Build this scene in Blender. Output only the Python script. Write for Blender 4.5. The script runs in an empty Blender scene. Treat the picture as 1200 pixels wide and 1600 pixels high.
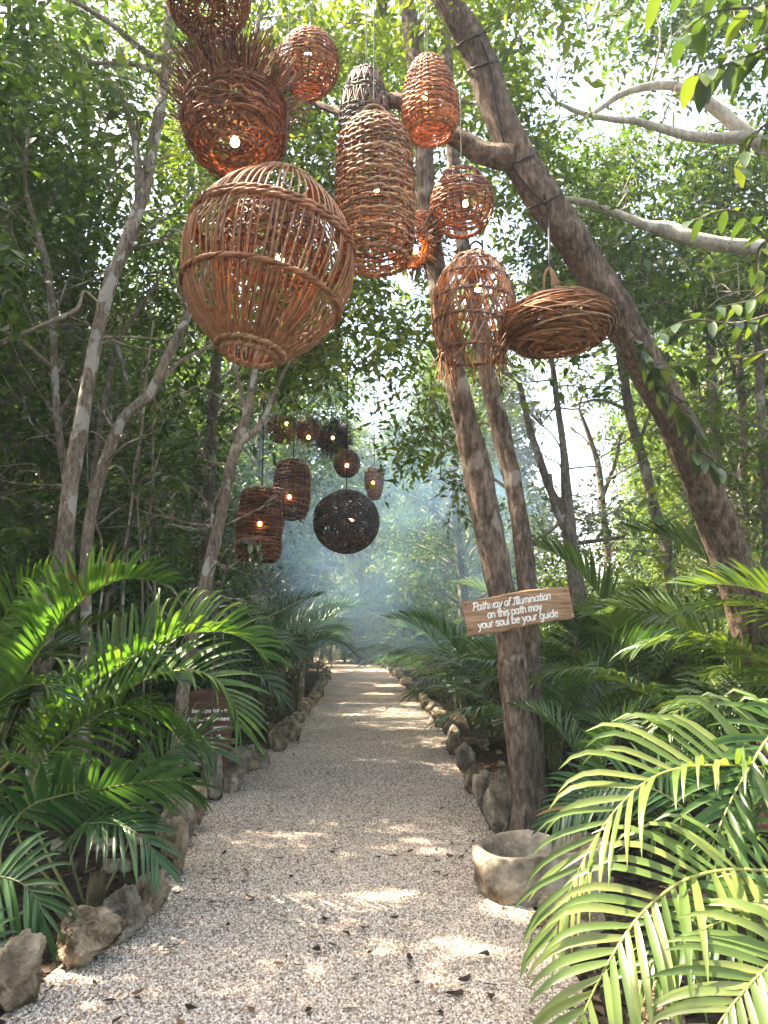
import bpy, math, random
import numpy as np
from mathutils import Vector

scene = bpy.context.scene
COL = scene.collection
rad = math.radians

# ------------------------------------------------------------------ camera
CAM_Z, PITCH, FPX = 1.6, rad(8.75), 1202.0
cam_data = bpy.data.cameras.new('camera')
cam_data.sensor_fit = 'VERTICAL'
cam_data.sensor_height = 24.0
cam_data.sensor_width = 18.0
cam_data.lens = FPX / 1600.0 * 24.0
cam_data.clip_start = 0.05
cam_data.clip_end = 600.0
cam = bpy.data.objects.new('camera', cam_data)
cam.location = (0, 0, CAM_Z)
cam.rotation_euler = (math.pi / 2 + PITCH, 0, 0)
COL.objects.link(cam)
scene.camera = cam

# ------------------------------------------------------------------ sky, sun, exposure
SUN = np.array([-0.66, 0.16, 1.15])
SUN = SUN / np.linalg.norm(SUN)
world = bpy.data.worlds.new('World')
scene.world = world
world.use_nodes = True
wn = world.node_tree.nodes
bg = wn['Background']
sky = wn.new('ShaderNodeTexSky')
sky.sky_type = 'NISHITA'
sky.sun_disc = False
sky.sun_elevation = math.asin(SUN[2])
sky.sun_rotation = math.atan2(SUN[0], SUN[1])
sky.altitude = 0.0
sky.air_density = 1.0
sky.dust_density = 5.0
sky.ozone_density = 1.0
world.node_tree.links.new(sky.outputs[0], bg.inputs[0])
bg.inputs[1].default_value = 0.15
sun_data = bpy.data.lights.new('sun', 'SUN')
sun_data.energy = 4.0
sun_data.angle = rad(0.6)
sun_data.color = (1.0, 0.90, 0.74)
sun_ob = bpy.data.objects.new('sun', sun_data)
sun_ob.rotation_euler = Vector(SUN).to_track_quat('Z', 'Y').to_euler()
sun_ob.location = (0, 0, 30)
COL.objects.link(sun_ob)
scene.view_settings.view_transform = 'Standard'
scene.view_settings.look = 'None'
scene.view_settings.gamma = 1.0
scene.view_settings.use_curve_mapping = False
scene.view_settings.exposure = 3.05
scene.view_settings.use_white_balance = True
scene.view_settings.white_balance_temperature = 7000
scene.view_settings.white_balance_tint = 11
scene.render.engine = 'CYCLES'
cy = scene.cycles
cy.max_bounces = 7
cy.diffuse_bounces = 4
cy.glossy_bounces = 2
cy.transmission_bounces = 4
cy.volume_bounces = 1
cy.transparent_max_bounces = 6
cy.sample_clamp_indirect = 6.0
cy.use_denoising = True
cy.denoising_prefilter = 'ACCURATE'

# ------------------------------------------------------------------ small maths
FWD = np.array([0.0, math.cos(PITCH), math.sin(PITCH)])
UPV = np.array([0.0, -math.sin(PITCH), math.cos(PITCH)])
RGT = np.array([1.0, 0.0, 0.0])
EYE = np.array([0.0, 0.0, CAM_Z])


def ray(px, py):
    return RGT * ((px - 600.0) / FPX) + UPV * ((800.0 - py) / FPX) + FWD


def P(px, py, d):
    """the point seen at (px, py) that lies d metres ahead"""
    r = ray(px, py)
    return EYE + r * (d / r[1])


def G(px, py, z=0.0):
    r = ray(px, py)
    return EYE + r * ((z - CAM_Z) / r[2])


def mpp(p):
    """metres per photo pixel at point p"""
    return float(np.dot(np.asarray(p) - EYE, FWD)) / FPX


def unit(v):
    v = np.asarray(v, float)
    n = np.linalg.norm(v, axis=-1, keepdims=True)
    return v / np.maximum(n, 1e-9)


def _hash(i, j, k, seed):
    h = (i * 374761393 + j * 668265263 + k * 1274126177 + seed * 144665) & 0xFFFFFFFF
    h = ((h ^ (h >> 13)) * 1103515245) & 0xFFFFFFFF
    h = h ^ (h >> 16)
    return (h & 0xFFFF) / 32767.5 - 1.0


def vnoise(p, seed=0):
    p = np.asarray(p, float)
    f = np.floor(p)
    t = p - f
    t = t * t * (3 - 2 * t)
    i, j, k = (f[..., a].astype(np.int64) for a in range(3))
    r = 0
    for a in (0, 1):
        for b in (0, 1):
            for c in (0, 1):
                w = (t[..., 0] if a else 1 - t[..., 0]) * (t[..., 1] if b else 1 - t[..., 1]) * (t[..., 2] if c else 1 - t[..., 2])
                r = r + w * _hash(i + a, j + b, k + c, seed)
    return r


def fbm(p, octaves=3, seed=0):
    r, a = 0, 1.0
    p = np.asarray(p, float)
    for o in range(octaves):
        r = r + a * vnoise(p * (2 ** o) + o * 17.3, seed + o)
        a *= 0.5
    return r


def catmull(pts, n):
    """n points along a Catmull-Rom curve through pts (any width)"""
    p = np.asarray(pts, float)
    if len(p) == 2:
        p = np.vstack([p[0], (p[0] + p[1]) / 2, p[1]])
    q = np.vstack([2 * p[0] - p[1], p, 2 * p[-1] - p[-2]])
    seg = np.linalg.norm(np.diff(p[:, :3] if p.shape[1] > 3 else p, axis=0), axis=1) + 1e-9
    cum = np.concatenate([[0], np.cumsum(seg)])
    s = np.linspace(0, cum[-1], n)
    k = np.clip(np.searchsorted(cum, s, side='right') - 1, 0, len(seg) - 1)
    t = ((s - cum[k]) / seg[k])[:, None]
    a, b, c, d = q[k], q[k + 1], q[k + 2], q[k + 3]
    return 0.5 * ((2 * b) + (c - a) * t + (2 * a - 5 * b + 4 * c - d) * t ** 2 + (3 * b - a - 3 * c + d) * t ** 3)


# ------------------------------------------------------------------ mesh building
class MB:
    def __init__(self):
        self.V, self.F, self.n = [], [], 0

    def add(self, V, F):
        V = np.asarray(V, float).reshape(-1, 3)
        F = np.asarray(F, np.int64)
        self.V.append(V)
        self.F.append(F + self.n)
        self.n += len(V)
        return self

    def verts(self):
        return np.vstack(self.V)

    def mesh(self, name, mat, origin=(0, 0, 0), smooth=True):
        me = bpy.data.meshes.new(name)
        V = np.vstack(self.V) - np.asarray(origin, float)
        starts, idx, base = [], [], 0
        for F in self.F:
            m, k = F.shape
            starts.append(base + np.arange(m) * k)
            idx.append(F.ravel())
            base += m * k
        starts = np.concatenate(starts).astype(np.int32)
        idx = np.concatenate(idx).astype(np.int32)
        me.vertices.add(len(V))
        me.vertices.foreach_set('co', V.astype(np.float32).ravel())
        me.loops.add(len(idx))
        me.loops.foreach_set('vertex_index', idx)
        me.polygons.add(len(starts))
        me.polygons.foreach_set('loop_start', starts)
        me.polygons.foreach_set('use_smooth', np.full(len(starts), bool(smooth)))
        me.update(calc_edges=True)
        me.validate()
        if mat is not None:
            me.materials.append(mat)
        return me

    def build(self, name, mat, parent=None, smooth=True, origin=None):
        """one mesh object; vertices are world points, the origin is the parent's (or the given one)"""
        if parent is not None:
            o = bpy.data.objects.new(name, self.mesh(name, mat, world_loc(parent), smooth))
            o.parent = parent
        else:
            org = (0, 0, 0) if origin is None else origin
            o = bpy.data.objects.new(name, self.mesh(name, mat, org, smooth))
            o.location = org
        COL.objects.link(o)
        return o


def world_loc(o):
    v = Vector((0, 0, 0))
    while o is not None:
        v = v + o.location
        o = o.parent
    return np.array(v)


def tag(o, label=None, cat=None, group=None, kind=None):
    if label:
        o['label'] = label
    if cat:
        o['category'] = cat
    if group:
        o['group'] = group
    if kind:
        o['kind'] = kind
    return o


def thing(name, label, cat, loc=(0, 0, 0), group=None):
    o = bpy.data.objects.new(name, None)
    o.location = tuple(float(c) for c in loc)
    COL.objects.link(o)
    return tag(o, label, cat, group)


def link_child(name, me, parent, loc=(0, 0, 0), rot=(0, 0, 0), scale=1.0):
    o = bpy.data.objects.new(name, me)
    o.parent = parent
    o.location = loc
    o.rotation_euler = rot
    o.scale = (scale, scale, scale)
    COL.objects.link(o)
    return o


def tube(mb, pts, rr, sides=6, closed=False, ref=None, squash=1.0, caps=False, disp=None):
    """a tube through pts; rr radius (scalar or array); ref: vector(s) that give the first cross axis; squash scales it"""
    pts = np.asarray(pts, float)
    n = len(pts)
    T = np.roll(pts, -1, 0) - np.roll(pts, 1, 0) if closed else np.gradient(pts, axis=0)
    T = unit(T)
    if ref is None:
        m = np.abs(T.mean(0))
        ref = np.eye(3)[int(np.argmin(m))]
    ref = np.broadcast_to(np.asarray(ref, float), (n, 3))
    U = unit(ref - (ref * T).sum(1, keepdims=True) * T)
    W = np.cross(T, U)
    rr = np.broadcast_to(np.asarray(rr, float), (n,))
    a = np.arange(sides) * (2 * math.pi / sides)
    ring = (U[:, None, :] * np.cos(a)[None, :, None] * squash + W[:, None, :] * np.sin(a)[None, :, None])
    R = rr[:, None] * (1 if disp is None else disp)
    V = pts[:, None, :] + ring * (R[..., None] if disp is not None else R[:, :, None])
    i = np.arange(n if closed else n - 1)[:, None]
    j = np.arange(sides)[None, :]
    i2, j2 = (i + 1) % n, (j + 1) % sides
    F = np.stack([i * sides + j, i * sides + j2, i2 * sides + j2, i2 * sides + j], -1).reshape(-1, 4)
    mb.add(V, F)
    if caps and not closed:
        c = mb.n
        mb.add(np.vstack([V[-1], pts[-1] + T[-1] * rr[-1] * 0.4]), np.stack([np.arange(sides), (np.arange(sides) + 1) % sides, np.full(sides, sides)], -1))
        mb.add(np.vstack([V[0], pts[0] - T[0] * rr[0] * 0.4]), np.stack([(np.arange(sides) + 1) % sides, np.arange(sides), np.full(sides, sides)], -1))
    return mb


def trunk_tube(mb, pts, rr, sides=18, seed=0, rough=0.10, step=0.05, buttress=0.0, fine=0.0):
    """bark-covered trunk: real ridges and lumps on the surface"""
    pts = np.asarray(pts, float)
    rr = np.asarray(rr, float)
    L = np.linalg.norm(np.diff(pts, axis=0), axis=1).sum()
    n = max(8, int(L / step))
    q = catmull(np.hstack([pts, rr[:, None]]), n)
    c, r = q[:, :3], np.maximum(q[:, 3], 0.003)
    a = np.arange(sides) * (2 * math.pi / sides)
    z = np.linspace(0, L, n)
    A, Z = np.meshgrid(a, z)
    Rm = r[:, None]
    cyl = np.stack([np.cos(A) * 1.0, np.sin(A) * 1.0, Z / np.maximum(r.mean(), 0.02) * 0.16], -1)
    d = 1 + rough * (0.75 * vnoise(cyl * 2.2 + seed, seed) + 0.55 * vnoise(cyl * np.array([5.5, 5.5, 3.5]) + seed * 3.1, seed + 5))
    d = d + 0.10 * vnoise(np.stack([np.cos(A), np.sin(A), Z * 0.9], -1) + seed * 7.7, seed + 9)
    if fine:
        c3 = np.stack([np.cos(A), np.sin(A), Z * 0.9], -1)
        rd = 1 - np.abs(vnoise(c3 * np.array([6.5, 6.5, 5.0]) + seed, seed + 21)) * 2
        rd2 = 1 - np.abs(vnoise(c3 * np.array([13, 13, 11]) + seed, seed + 22)) * 2
        d = d + fine * (rd * 0.7 + rd2 * 0.5)
        kr = np.random.default_rng(seed + 50)
        for _ in range(int(L * 1.6)):
            za, aa_ = kr.uniform(0.3, L), kr.uniform(0, 6.28)
            dz = (Z - za) / kr.uniform(0.04, 0.09)
            da = np.angle(np.exp(1j * (A - aa_))) / kr.uniform(0.3, 0.6)
            q2 = dz ** 2 + da ** 2
            d = d + kr.uniform(0.06, 0.16) * (np.exp(-q2) - 0.9 * np.exp(-q2 * 6))
    if buttress:
        d = d + buttress * np.exp(-Z / 0.28)[...] * (0.6 + 0.5 * np.cos(A * 4 + seed))
    tube(mb, c, r, sides, disp=d, ref=np.array([0.0, 1.0, 0.05]) if abs(unit(pts[-1] - pts[0])[1]) < 0.8 else np.array([1.0, 0, 0.05]))
    return c, r


# ------------------------------------------------------------------ materials
def new_mat(name):
    m = bpy.data.materials.new(name)
    m.use_nodes = True
    m.node_tree.nodes.clear()
    return m, m.node_tree.nodes, m.node_tree.links


def ramp(N, stops):
    r = N.new('ShaderNodeValToRGB')
    el = r.color_ramp.elements
    while len(el) < len(stops):
        el.new(0.5)
    for e, (p, c) in zip(el, stops):
        e.position = p
        e.color = (*c, 1)
    return r


def noise_tex(N, L, scale, detail=4, vec=None, rough=0.55):
    n = N.new('ShaderNodeTexNoise')
    n.inputs['Scale'].default_value = scale
    n.inputs['Detail'].default_value = detail
    n.inputs['Roughness'].default_value = rough
    if vec is not None:
        L.new(vec, n.inputs['Vector'])
    return n


def mapped(N, L, scale=(1, 1, 1)):
    tc = N.new('ShaderNodeTexCoord')
    mp = N.new('ShaderNodeMapping')
    mp.inputs['Scale'].default_value = scale
    L.new(tc.outputs['Object'], mp.inputs['Vector'])
    return mp.outputs[0]


def mixc(N, L, fac, a, b, mode='MIX'):
    m = N.new('ShaderNodeMix')
    m.data_type = 'RGBA'
    m.blend_type = mode
    for sock, v in ((m.inputs[0], fac), (m.inputs[6], a), (m.inputs[7], b)):
        if isinstance(v, (int, float)):
            sock.default_value = v
        elif isinstance(v, tuple):
            sock.default_value = (*v, 1)
        else:
            L.new(v, sock)
    return m.outputs[2]


def finish(N, L, color, rough=0.6, spec=0.3, bump=None, bump_strength=0.5, bump_dist=0.01):
    p = N.new('ShaderNodeBsdfPrincipled')
    if isinstance(color, tuple):
        p.inputs['Base Color'].default_value = (*color, 1)
    else:
        L.new(color, p.inputs['Base Color'])
    p.inputs['Roughness'].default_value = rough
    p.inputs['Specular IOR Level'].default_value = spec
    if bump is not None:
        b = N.new('ShaderNodeBump')
        b.inputs['Strength'].default_value = bump_strength
        b.inputs['Distance'].default_value = bump_dist
        L.new(bump, b.inputs['Height'])
        L.new(b.outputs[0], p.inputs['Normal'])
    return p


def output(N, L, sh):
    o = N.new('ShaderNodeOutputMaterial')
    L.new(sh, o.inputs['Surface'])


def leaf_mat(name, stops, trans, tfac=0.42, rough=0.42, spec=0.35, per='island', wob=0.0):
    m, N, L = new_mat(name)
    if per == 'island':
        g = N.new('ShaderNodeNewGeometry')
        src = g.outputs['Random Per Island']
    else:
        g = N.new('ShaderNodeObjectInfo')
        src = g.outputs['Random']
    r = ramp(N, stops)
    L.new(src, r.inputs[0])
    col = r.outputs[0]
    if wob:
        nz = noise_tex(N, L, 6.0, 3, mapped(N, L))
        rr = ramp(N, [(0.3, (1 - wob,) * 3), (0.7, (1 + wob * 0.6,) * 3)])
        L.new(nz.outputs[0], rr.inputs[0])
        col = mixc(N, L, 1.0, col, rr.outputs[0], 'MULTIPLY')
    p = finish(N, L, col, rough, spec)
    t = N.new('ShaderNodeBsdfTranslucent')
    hs = mixc(N, L, 1.0, col, trans, 'MULTIPLY')
    L.new(hs, t.inputs['Color'])
    mx = N.new('ShaderNodeMixShader')
    mx.inputs[0].default_value = tfac
    L.new(p.outputs[0], mx.inputs[1])
    L.new(t.outputs[0], mx.inputs[2])
    output(N, L, mx.outputs[0])
    return m


def bark_mat(name, dark, mid, light, patch=None, scale=1.0, lichen=0.0):
    m, N, L = new_mat(name)
    v = mapped(N, L, (1, 1, 0.35))
    n1 = noise_tex(N, L, 26 * scale, 8, v, 0.72)
    r = ramp(N, [(0.36, dark), (0.5, mid), (0.64, light)])
    L.new(n1.outputs[0], r.inputs[0])
    col = r.outputs[0]
    v2 = mapped(N, L, (1, 1, 0.8))
    n2 = noise_tex(N, L, 2.6 * scale, 4, v2, 0.6)
    r2 = ramp(N, [(0.40, (0.72, 0.72, 0.72)), (0.62, (1.15, 1.12, 1.1))])
    L.new(n2.outputs[0], r2.inputs[0])
    col = mixc(N, L, 1.0, col, r2.outputs[0], 'MULTIPLY')
    if patch is not None:
        n3 = noise_tex(N, L, 4.5 * scale, 3, mapped(N, L, (1, 1, 0.7)), 0.5)
        r3 = ramp(N, [(0.55 - lichen, (0, 0, 0)), (0.60 - lichen, (1, 1, 1))])
        L.new(n3.outputs[0], r3.inputs[0])
        col = mixc(N, L, r3.outputs[0], col, patch)
    p = finish(N, L, col, 0.85, 0.15, n1.outputs[0], 1.0, 0.035)
    output(N, L, p.outputs[0])
    return m


def wicker_mat(name, a, b, c):
    m, N, L = new_mat(name)
    g = N.new('ShaderNodeNewGeometry')
    r = ramp(N, [(0.0, a), (0.55, b), (1.0, c)])
    L.new(g.outputs['Random Per Island'], r.inputs[0])
    n = noise_tex(N, L, 22, 3, mapped(N, L))
    rr = ramp(N, [(0.3, (0.55, 0.52, 0.5)), (0.7, (1.25, 1.2, 1.15))])
    L.new(n.outputs[0], rr.inputs[0])
    col = mixc(N, L, 1.0, r.outputs[0], rr.outputs[0], 'MULTIPLY')
    n2 = noise_tex(N, L, 160, 2, mapped(N, L))
    p = finish(N, L, col, 0.5, 0.35, n2.outputs[0], 0.35, 0.003)
    output(N, L, p.outputs[0])
    return m


def plain_mat(name, c, rough=0.6, spec=0.3, vary=0.25, scale=20):
    m, N, L = new_mat(name)
    n = noise_tex(N, L, scale, 4, mapped(N, L))
    rr = ramp(N, [(0.3, tuple(x * (1 - vary) for x in c)), (0.7, tuple(min(1, x * (1 + vary)) for x in c))])
    L.new(n.outputs[0], rr.inputs[0])
    p = finish(N, L, rr.outputs[0], rough, spec, n.outputs[0], 0.3, 0.004)
    output(N, L, p.outputs[0])
    return m


M = {}
YEL_ = (1.9, 1.75, 0.55)
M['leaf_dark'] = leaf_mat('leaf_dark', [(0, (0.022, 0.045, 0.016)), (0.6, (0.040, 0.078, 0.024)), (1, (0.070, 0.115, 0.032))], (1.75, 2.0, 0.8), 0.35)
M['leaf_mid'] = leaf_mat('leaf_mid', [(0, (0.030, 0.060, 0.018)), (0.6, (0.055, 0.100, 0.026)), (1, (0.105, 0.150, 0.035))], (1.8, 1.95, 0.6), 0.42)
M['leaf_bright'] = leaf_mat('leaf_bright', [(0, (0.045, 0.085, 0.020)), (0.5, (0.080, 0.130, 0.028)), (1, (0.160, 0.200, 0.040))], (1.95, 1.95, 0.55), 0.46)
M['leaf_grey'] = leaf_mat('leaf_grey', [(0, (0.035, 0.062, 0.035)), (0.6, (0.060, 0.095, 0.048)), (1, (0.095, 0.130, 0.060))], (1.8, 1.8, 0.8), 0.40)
M['leaf_single'] = leaf_mat('leaf_single', [(0, (0.028, 0.055, 0.018)), (0.7, (0.045, 0.085, 0.025)), (1, (0.11, 0.15, 0.03))], (2.0, 1.9, 0.6), 0.35, 0.32, 0.5, 'object')
M['palm_dark'] = leaf_mat('palm_dark', [(0, (0.022, 0.058, 0.022)), (0.6, (0.036, 0.086, 0.028)), (1, (0.060, 0.115, 0.032))], (1.9, 1.9, 0.7), 0.30, 0.36, 0.5)
M['palm_mid'] = leaf_mat('palm_mid', [(0, (0.035, 0.075, 0.022)), (0.6, (0.060, 0.110, 0.028)), (1, (0.095, 0.145, 0.035))], (2.1, 1.9, 0.55), 0.38, 0.38, 0.45)
M['palm_leaflet_dark'] = leaf_mat('palm_leaflet_dark', [(0, (0.026, 0.072, 0.026)), (0.6, (0.044, 0.110, 0.034)), (1, (0.070, 0.140, 0.038))], (1.9, 1.9, 0.7), 0.28, 0.34, 0.5, 'object', 0.25)
M['palm_leaflet_mid'] = leaf_mat('palm_leaflet_mid', [(0, (0.042, 0.098, 0.024)), (0.6, (0.066, 0.138, 0.032)), (1, (0.115, 0.180, 0.042))], (1.75, 1.95, 0.6), 0.42, 0.36, 0.45, 'object', 0.25)
M['palm_leaflet_pale'] = leaf_mat('palm_leaflet_pale', [(0, (0.085, 0.140, 0.034)), (0.6, (0.125, 0.185, 0.044)), (1, (0.205, 0.240, 0.070))], (1.7, 1.7, 0.6), 0.36, 0.34, 0.5, 'object', 0.22)
M['palm_dead'] = leaf_mat('palm_dead', [(0, (0.16, 0.09, 0.035)), (1, (0.26, 0.18, 0.06))], (1.2, 1, 0.8), 0.2, 0.6, 0.3, 'object')
M['palm_stem'] = plain_mat('palm_stem', (0.20, 0.21, 0.055), 0.45, 0.4, 0.35, 9)
M['palm_stem_dark'] = plain_mat('palm_stem_dark', (0.085, 0.10, 0.035), 0.5, 0.3, 0.35, 9)
M['palm_trunk'] = bark_mat('palm_trunk', (0.06, 0.05, 0.03), (0.13, 0.11, 0.06), (0.22, 0.19, 0.11))
M['bark_brown'] = bark_mat('bark_brown', (0.055, 0.040, 0.031), (0.155, 0.117, 0.090), (0.30, 0.24, 0.19), (0.32, 0.28, 0.235), 1.0, -0.06)
M['bark_lean'] = bark_mat('bark_lean', (0.050, 0.034, 0.024), (0.140, 0.098, 0.070), (0.28, 0.21, 0.155), (0.25, 0.19, 0.145), 1.0, -0.08)
M['bark_pale'] = bark_mat('bark_pale', (0.15, 0.115, 0.085), (0.31, 0.25, 0.19), (0.46, 0.385, 0.30), (0.54, 0.51, 0.44), 1.4, 0.0)
M['bark_white'] = bark_mat('bark_white', (0.36, 0.31, 0.25), (0.54, 0.48, 0.40), (0.66, 0.61, 0.52), (0.68, 0.63, 0.55), 1.0, -0.04)
M['bark_grey'] = bark_mat('bark_grey', (0.09, 0.075, 0.060), (0.19, 0.16, 0.13), (0.29, 0.25, 0.205), (0.36, 0.335, 0.285), 1.2, -0.04)
M['wicker_tan'] = wicker_mat('wicker_tan', (0.10, 0.044, 0.021), (0.29, 0.142, 0.066), (0.52, 0.33, 0.19))
M['wicker_red'] = wicker_mat('wicker_red', (0.070, 0.023, 0.011), (0.21, 0.074, 0.031), (0.42, 0.19, 0.090))
M['wicker_orange'] = wicker_mat('wicker_orange', (0.11, 0.038, 0.014), (0.31, 0.118, 0.044), (0.54, 0.26, 0.11))
M['wicker_brown'] = wicker_mat('wicker_brown', (0.08, 0.040, 0.028), (0.17, 0.085, 0.060), (0.28, 0.155, 0.110))
M['wicker_dark'] = wicker_mat('wicker_dark', (0.022, 0.015, 0.014), (0.055, 0.038, 0.036), (0.115, 0.080, 0.066))
M['cord_grey'] = plain_mat('cord_grey', (0.10, 0.11, 0.09), 0.7)
M['cord_black'] = plain_mat('cord_black', (0.012, 0.012, 0.013), 0.5)
M['rope'] = plain_mat('rope', (0.26, 0.15, 0.08), 0.9)
m, N, L = new_mat('lamp_glow')
e = N.new('ShaderNodeEmission')
e.inputs[0].default_value = (1.0, 0.42, 0.11, 1)
e.inputs[1].default_value = 24.0

output(N, L, e.outputs[0])
M['glow'] = m
m, N, L = new_mat('lamp_glow_dim')
e = N.new('ShaderNodeEmission')
e.inputs[0].default_value = (1.0, 0.50, 0.16, 1)
e.inputs[1].default_value = 3.0
output(N, L, e.outputs[0])
M['glow_dim'] = m


def stone_mat(name, stops, moss=0.0):
    m, N, L = new_mat(name)
    n = noise_tex(N, L, 9, 7, mapped(N, L), 0.65)
    r = ramp(N, stops)
    L.new(n.outputs[0], r.inputs[0])
    col = r.outputs[0]
    n2 = noise_tex(N, L, 2.8, 4, mapped(N, L), 0.6)
    r2 = ramp(N, [(0.40, (0.42, 0.40, 0.36)), (0.58, (1.1, 1.08, 1.05))])
    L.new(n2.outputs[0], r2.inputs[0])
    col = mixc(N, L, 1.0, col, r2.outputs[0], 'MULTIPLY')
    if moss:
        n3 = noise_tex(N, L, 5, 4, mapped(N, L))
        r3 = ramp(N, [(0.56, (0, 0, 0)), (0.66, (moss,) * 3)])
        L.new(n3.outputs[0], r3.inputs[0])
        col = mixc(N, L, r3.outputs[0], col, (0.075, 0.085, 0.035))
    n4 = noise_tex(N, L, 28, 8, mapped(N, L), 0.75)
    p = finish(N, L, col, 0.92, 0.15, n4.outputs[0], 1.0, 0.03)
    output(N, L, p.outputs[0])
    return m


M['stone_tan'] = stone_mat('stone_tan', [(0.32, (0.12, 0.09, 0.055)), (0.48, (0.36, 0.285, 0.195)), (0.64, (0.58, 0.50, 0.375))], 0.5)
M['stone_grey'] = stone_mat('stone_grey', [(0.32, (0.11, 0.095, 0.072)), (0.48, (0.29, 0.255, 0.205)), (0.64, (0.50, 0.455, 0.375))], 0.4)
M['stone_trough'] = stone_mat('stone_trough', [(0.32, (0.26, 0.20, 0.15)), (0.5, (0.48, 0.41, 0.33)), (0.66, (0.64, 0.58, 0.49))], 0.2)

# gravel bed seen between and beyond the loose stones
m, N, L = new_mat('gravel_bed')
v = mapped(N, L)
vo = N.new('ShaderNodeTexVoronoi')
vo.inputs['Scale'].default_value = 62
L.new(v, vo.inputs['Vector'])
r = ramp(N, [(0.0, (0.24, 0.185, 0.145)), (0.45, (0.46, 0.38, 0.31)), (1.0, (0.66, 0.58, 0.485))])
sep = N.new('ShaderNodeSeparateColor')
L.new(vo.outputs['Color'], sep.inputs[0])
L.new(sep.outputs[0], r.inputs[0])
r2 = ramp(N, [(0.0, (1.1, 1.1, 1.1)), (0.75, (0.45, 0.42, 0.40))])
L.new(vo.outputs['Distance'], r2.inputs[0])
col = mixc(N, L, 1.0, r.outputs[0], r2.outputs[0], 'MULTIPLY')
n2 = noise_tex(N, L, 1.3, 4, v)
r3 = ramp(N, [(0.35, (0.80, 0.78, 0.76)), (0.65, (1.12, 1.1, 1.08))])
L.new(n2.outputs[0], r3.inputs[0])
col = mixc(N, L, 1.0, col, r3.outputs[0], 'MULTIPLY')
p = finish(N, L, col, 0.9, 0.2, vo.outputs['Distance'], -0.8, 0.02)
output(N, L, p.outputs[0])
M['gravel_bed'] = m
m, N, L = new_mat('gravel_stone')
oi = N.new('ShaderNodeObjectInfo')
r = ramp(N, [(0.0, (0.12, 0.092, 0.073)), (0.16, (0.28, 0.22, 0.175)), (0.45, (0.49, 0.41, 0.335)), (0.8, (0.64, 0.565, 0.475)), (1.0, (0.74, 0.69, 0.61))])
L.new(oi.outputs['Random'], r.inputs[0])
p = finish(N, L, r.outputs[0], 0.85, 0.25)
output(N, L, p.outputs[0])
M['gravel_stone'] = m
m, N, L = new_mat('soil')
v = mapped(N, L)
n = noise_tex(N, L, 14, 8, v, 0.7)
r = ramp(N, [(0.35, (0.010, 0.008, 0.006)), (0.52, (0.030, 0.023, 0.016)), (0.7, (0.075, 0.056, 0.038))])
L.new(n.outputs[0], r.inputs[0])
p = finish(N, L, r.outputs[0], 0.95, 0.1, n.outputs[0], 1.0, 0.05)
output(N, L, p.outputs[0])
M['soil'] = m
M['dead_leaf'] = leaf_mat('dead_leaf', [(0, (0.018, 0.013, 0.010)), (0.55, (0.045, 0.028, 0.018)), (0.8, (0.12, 0.065, 0.030)), (1, (0.20, 0.11, 0.05))], (1.2, 1, 0.8), 0.1, 0.7, 0.2, 'object')
M['litter'] = leaf_mat('litter', [(0, (0.020, 0.014, 0.010)), (0.55, (0.055, 0.036, 0.022)), (1, (0.16, 0.10, 0.055))], (1.2, 1, 0.8), 0.1, 0.7, 0.2)


def wood_mat(name, a, b, c, vecscale=(1.5, 1, 16)):
    m, N, L = new_mat(name)
    v = mapped(N, L, vecscale)
    n = noise_tex(N, L, 3.0, 6, v, 0.6)
    n.inputs['Distortion'].default_value = 0.6
    r = ramp(N, [(0.34, a), (0.5, b), (0.66, c)])
    L.new(n.outputs[0], r.inputs[0])
    p = finish(N, L, r.outputs[0], 0.6, 0.3, n.outputs[0], 0.5, 0.006)
    output(N, L, p.outputs[0])
    return m


M['sign_wood'] = wood_mat('sign_wood', (0.17, 0.085, 0.042), (0.30, 0.165, 0.088), (0.43, 0.26, 0.15))
M['sign_wood_dark'] = wood_mat('sign_wood_dark', (0.055, 0.023, 0.014), (0.105, 0.046, 0.028), (0.18, 0.085, 0.05))
M['paint_white'] = plain_mat('paint_white', (0.80, 0.78, 0.72), 0.6, 0.3, 0.06)

# ------------------------------------------------------------------ ground and path
LE = [(30, 1600), (128, 1510), (205, 1440), (258, 1375), (288, 1310), (322, 1255), (388, 1205), (446, 1160), (478, 1128), (500, 1095), (514, 1062), (519, 1040)]
RE = [(885, 1600), (872, 1540), (835, 1460), (790, 1400), (768, 1330), (745, 1262), (722, 1205), (700, 1160), (670, 1120), (642, 1085), (618, 1060), (592, 1040)]
le = np.array([G(*q)[:2] for q in LE])
re_ = np.array([G(*q)[:2] for q in RE])
le = np.vstack([[-1.5, -4.0], [-1.5, 2.0], le, [le[-1][0] - 1.6, le[-1][1] + 5], [le[-1][0] - 5, le[-1][1] + 9]])
re_ = np.vstack([[0.85, -4.0], [0.85, 2.0], re_, [re_[-1][0] - 1.0, re_[-1][1] + 5], [re_[-1][0] - 4, re_[-1][1] + 9]])


def xl(y):
    return np.interp(y, le[:, 1], le[:, 0])


def xr(y):
    return np.interp(y, re_[:, 1], re_[:, 0])


def ground_z(x, y):
    x, y = np.asarray(x, float), np.asarray(y, float)
    off = np.maximum(np.maximum(xl(y) - x, x - xr(y)), 0)
    p = np.stack([x, y, 0 * x], -1)
    h = (0.04 + 0.07 * vnoise(p * 0.9, 3) + 0.02 * vnoise(p * 4.0, 4)) * np.clip((off - 0.05) / 0.5, 0, 1)
    return h + 0.25 * np.clip((off - 3) / 10, 0, 1) * (1 + vnoise(p * 0.15, 6))


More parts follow.
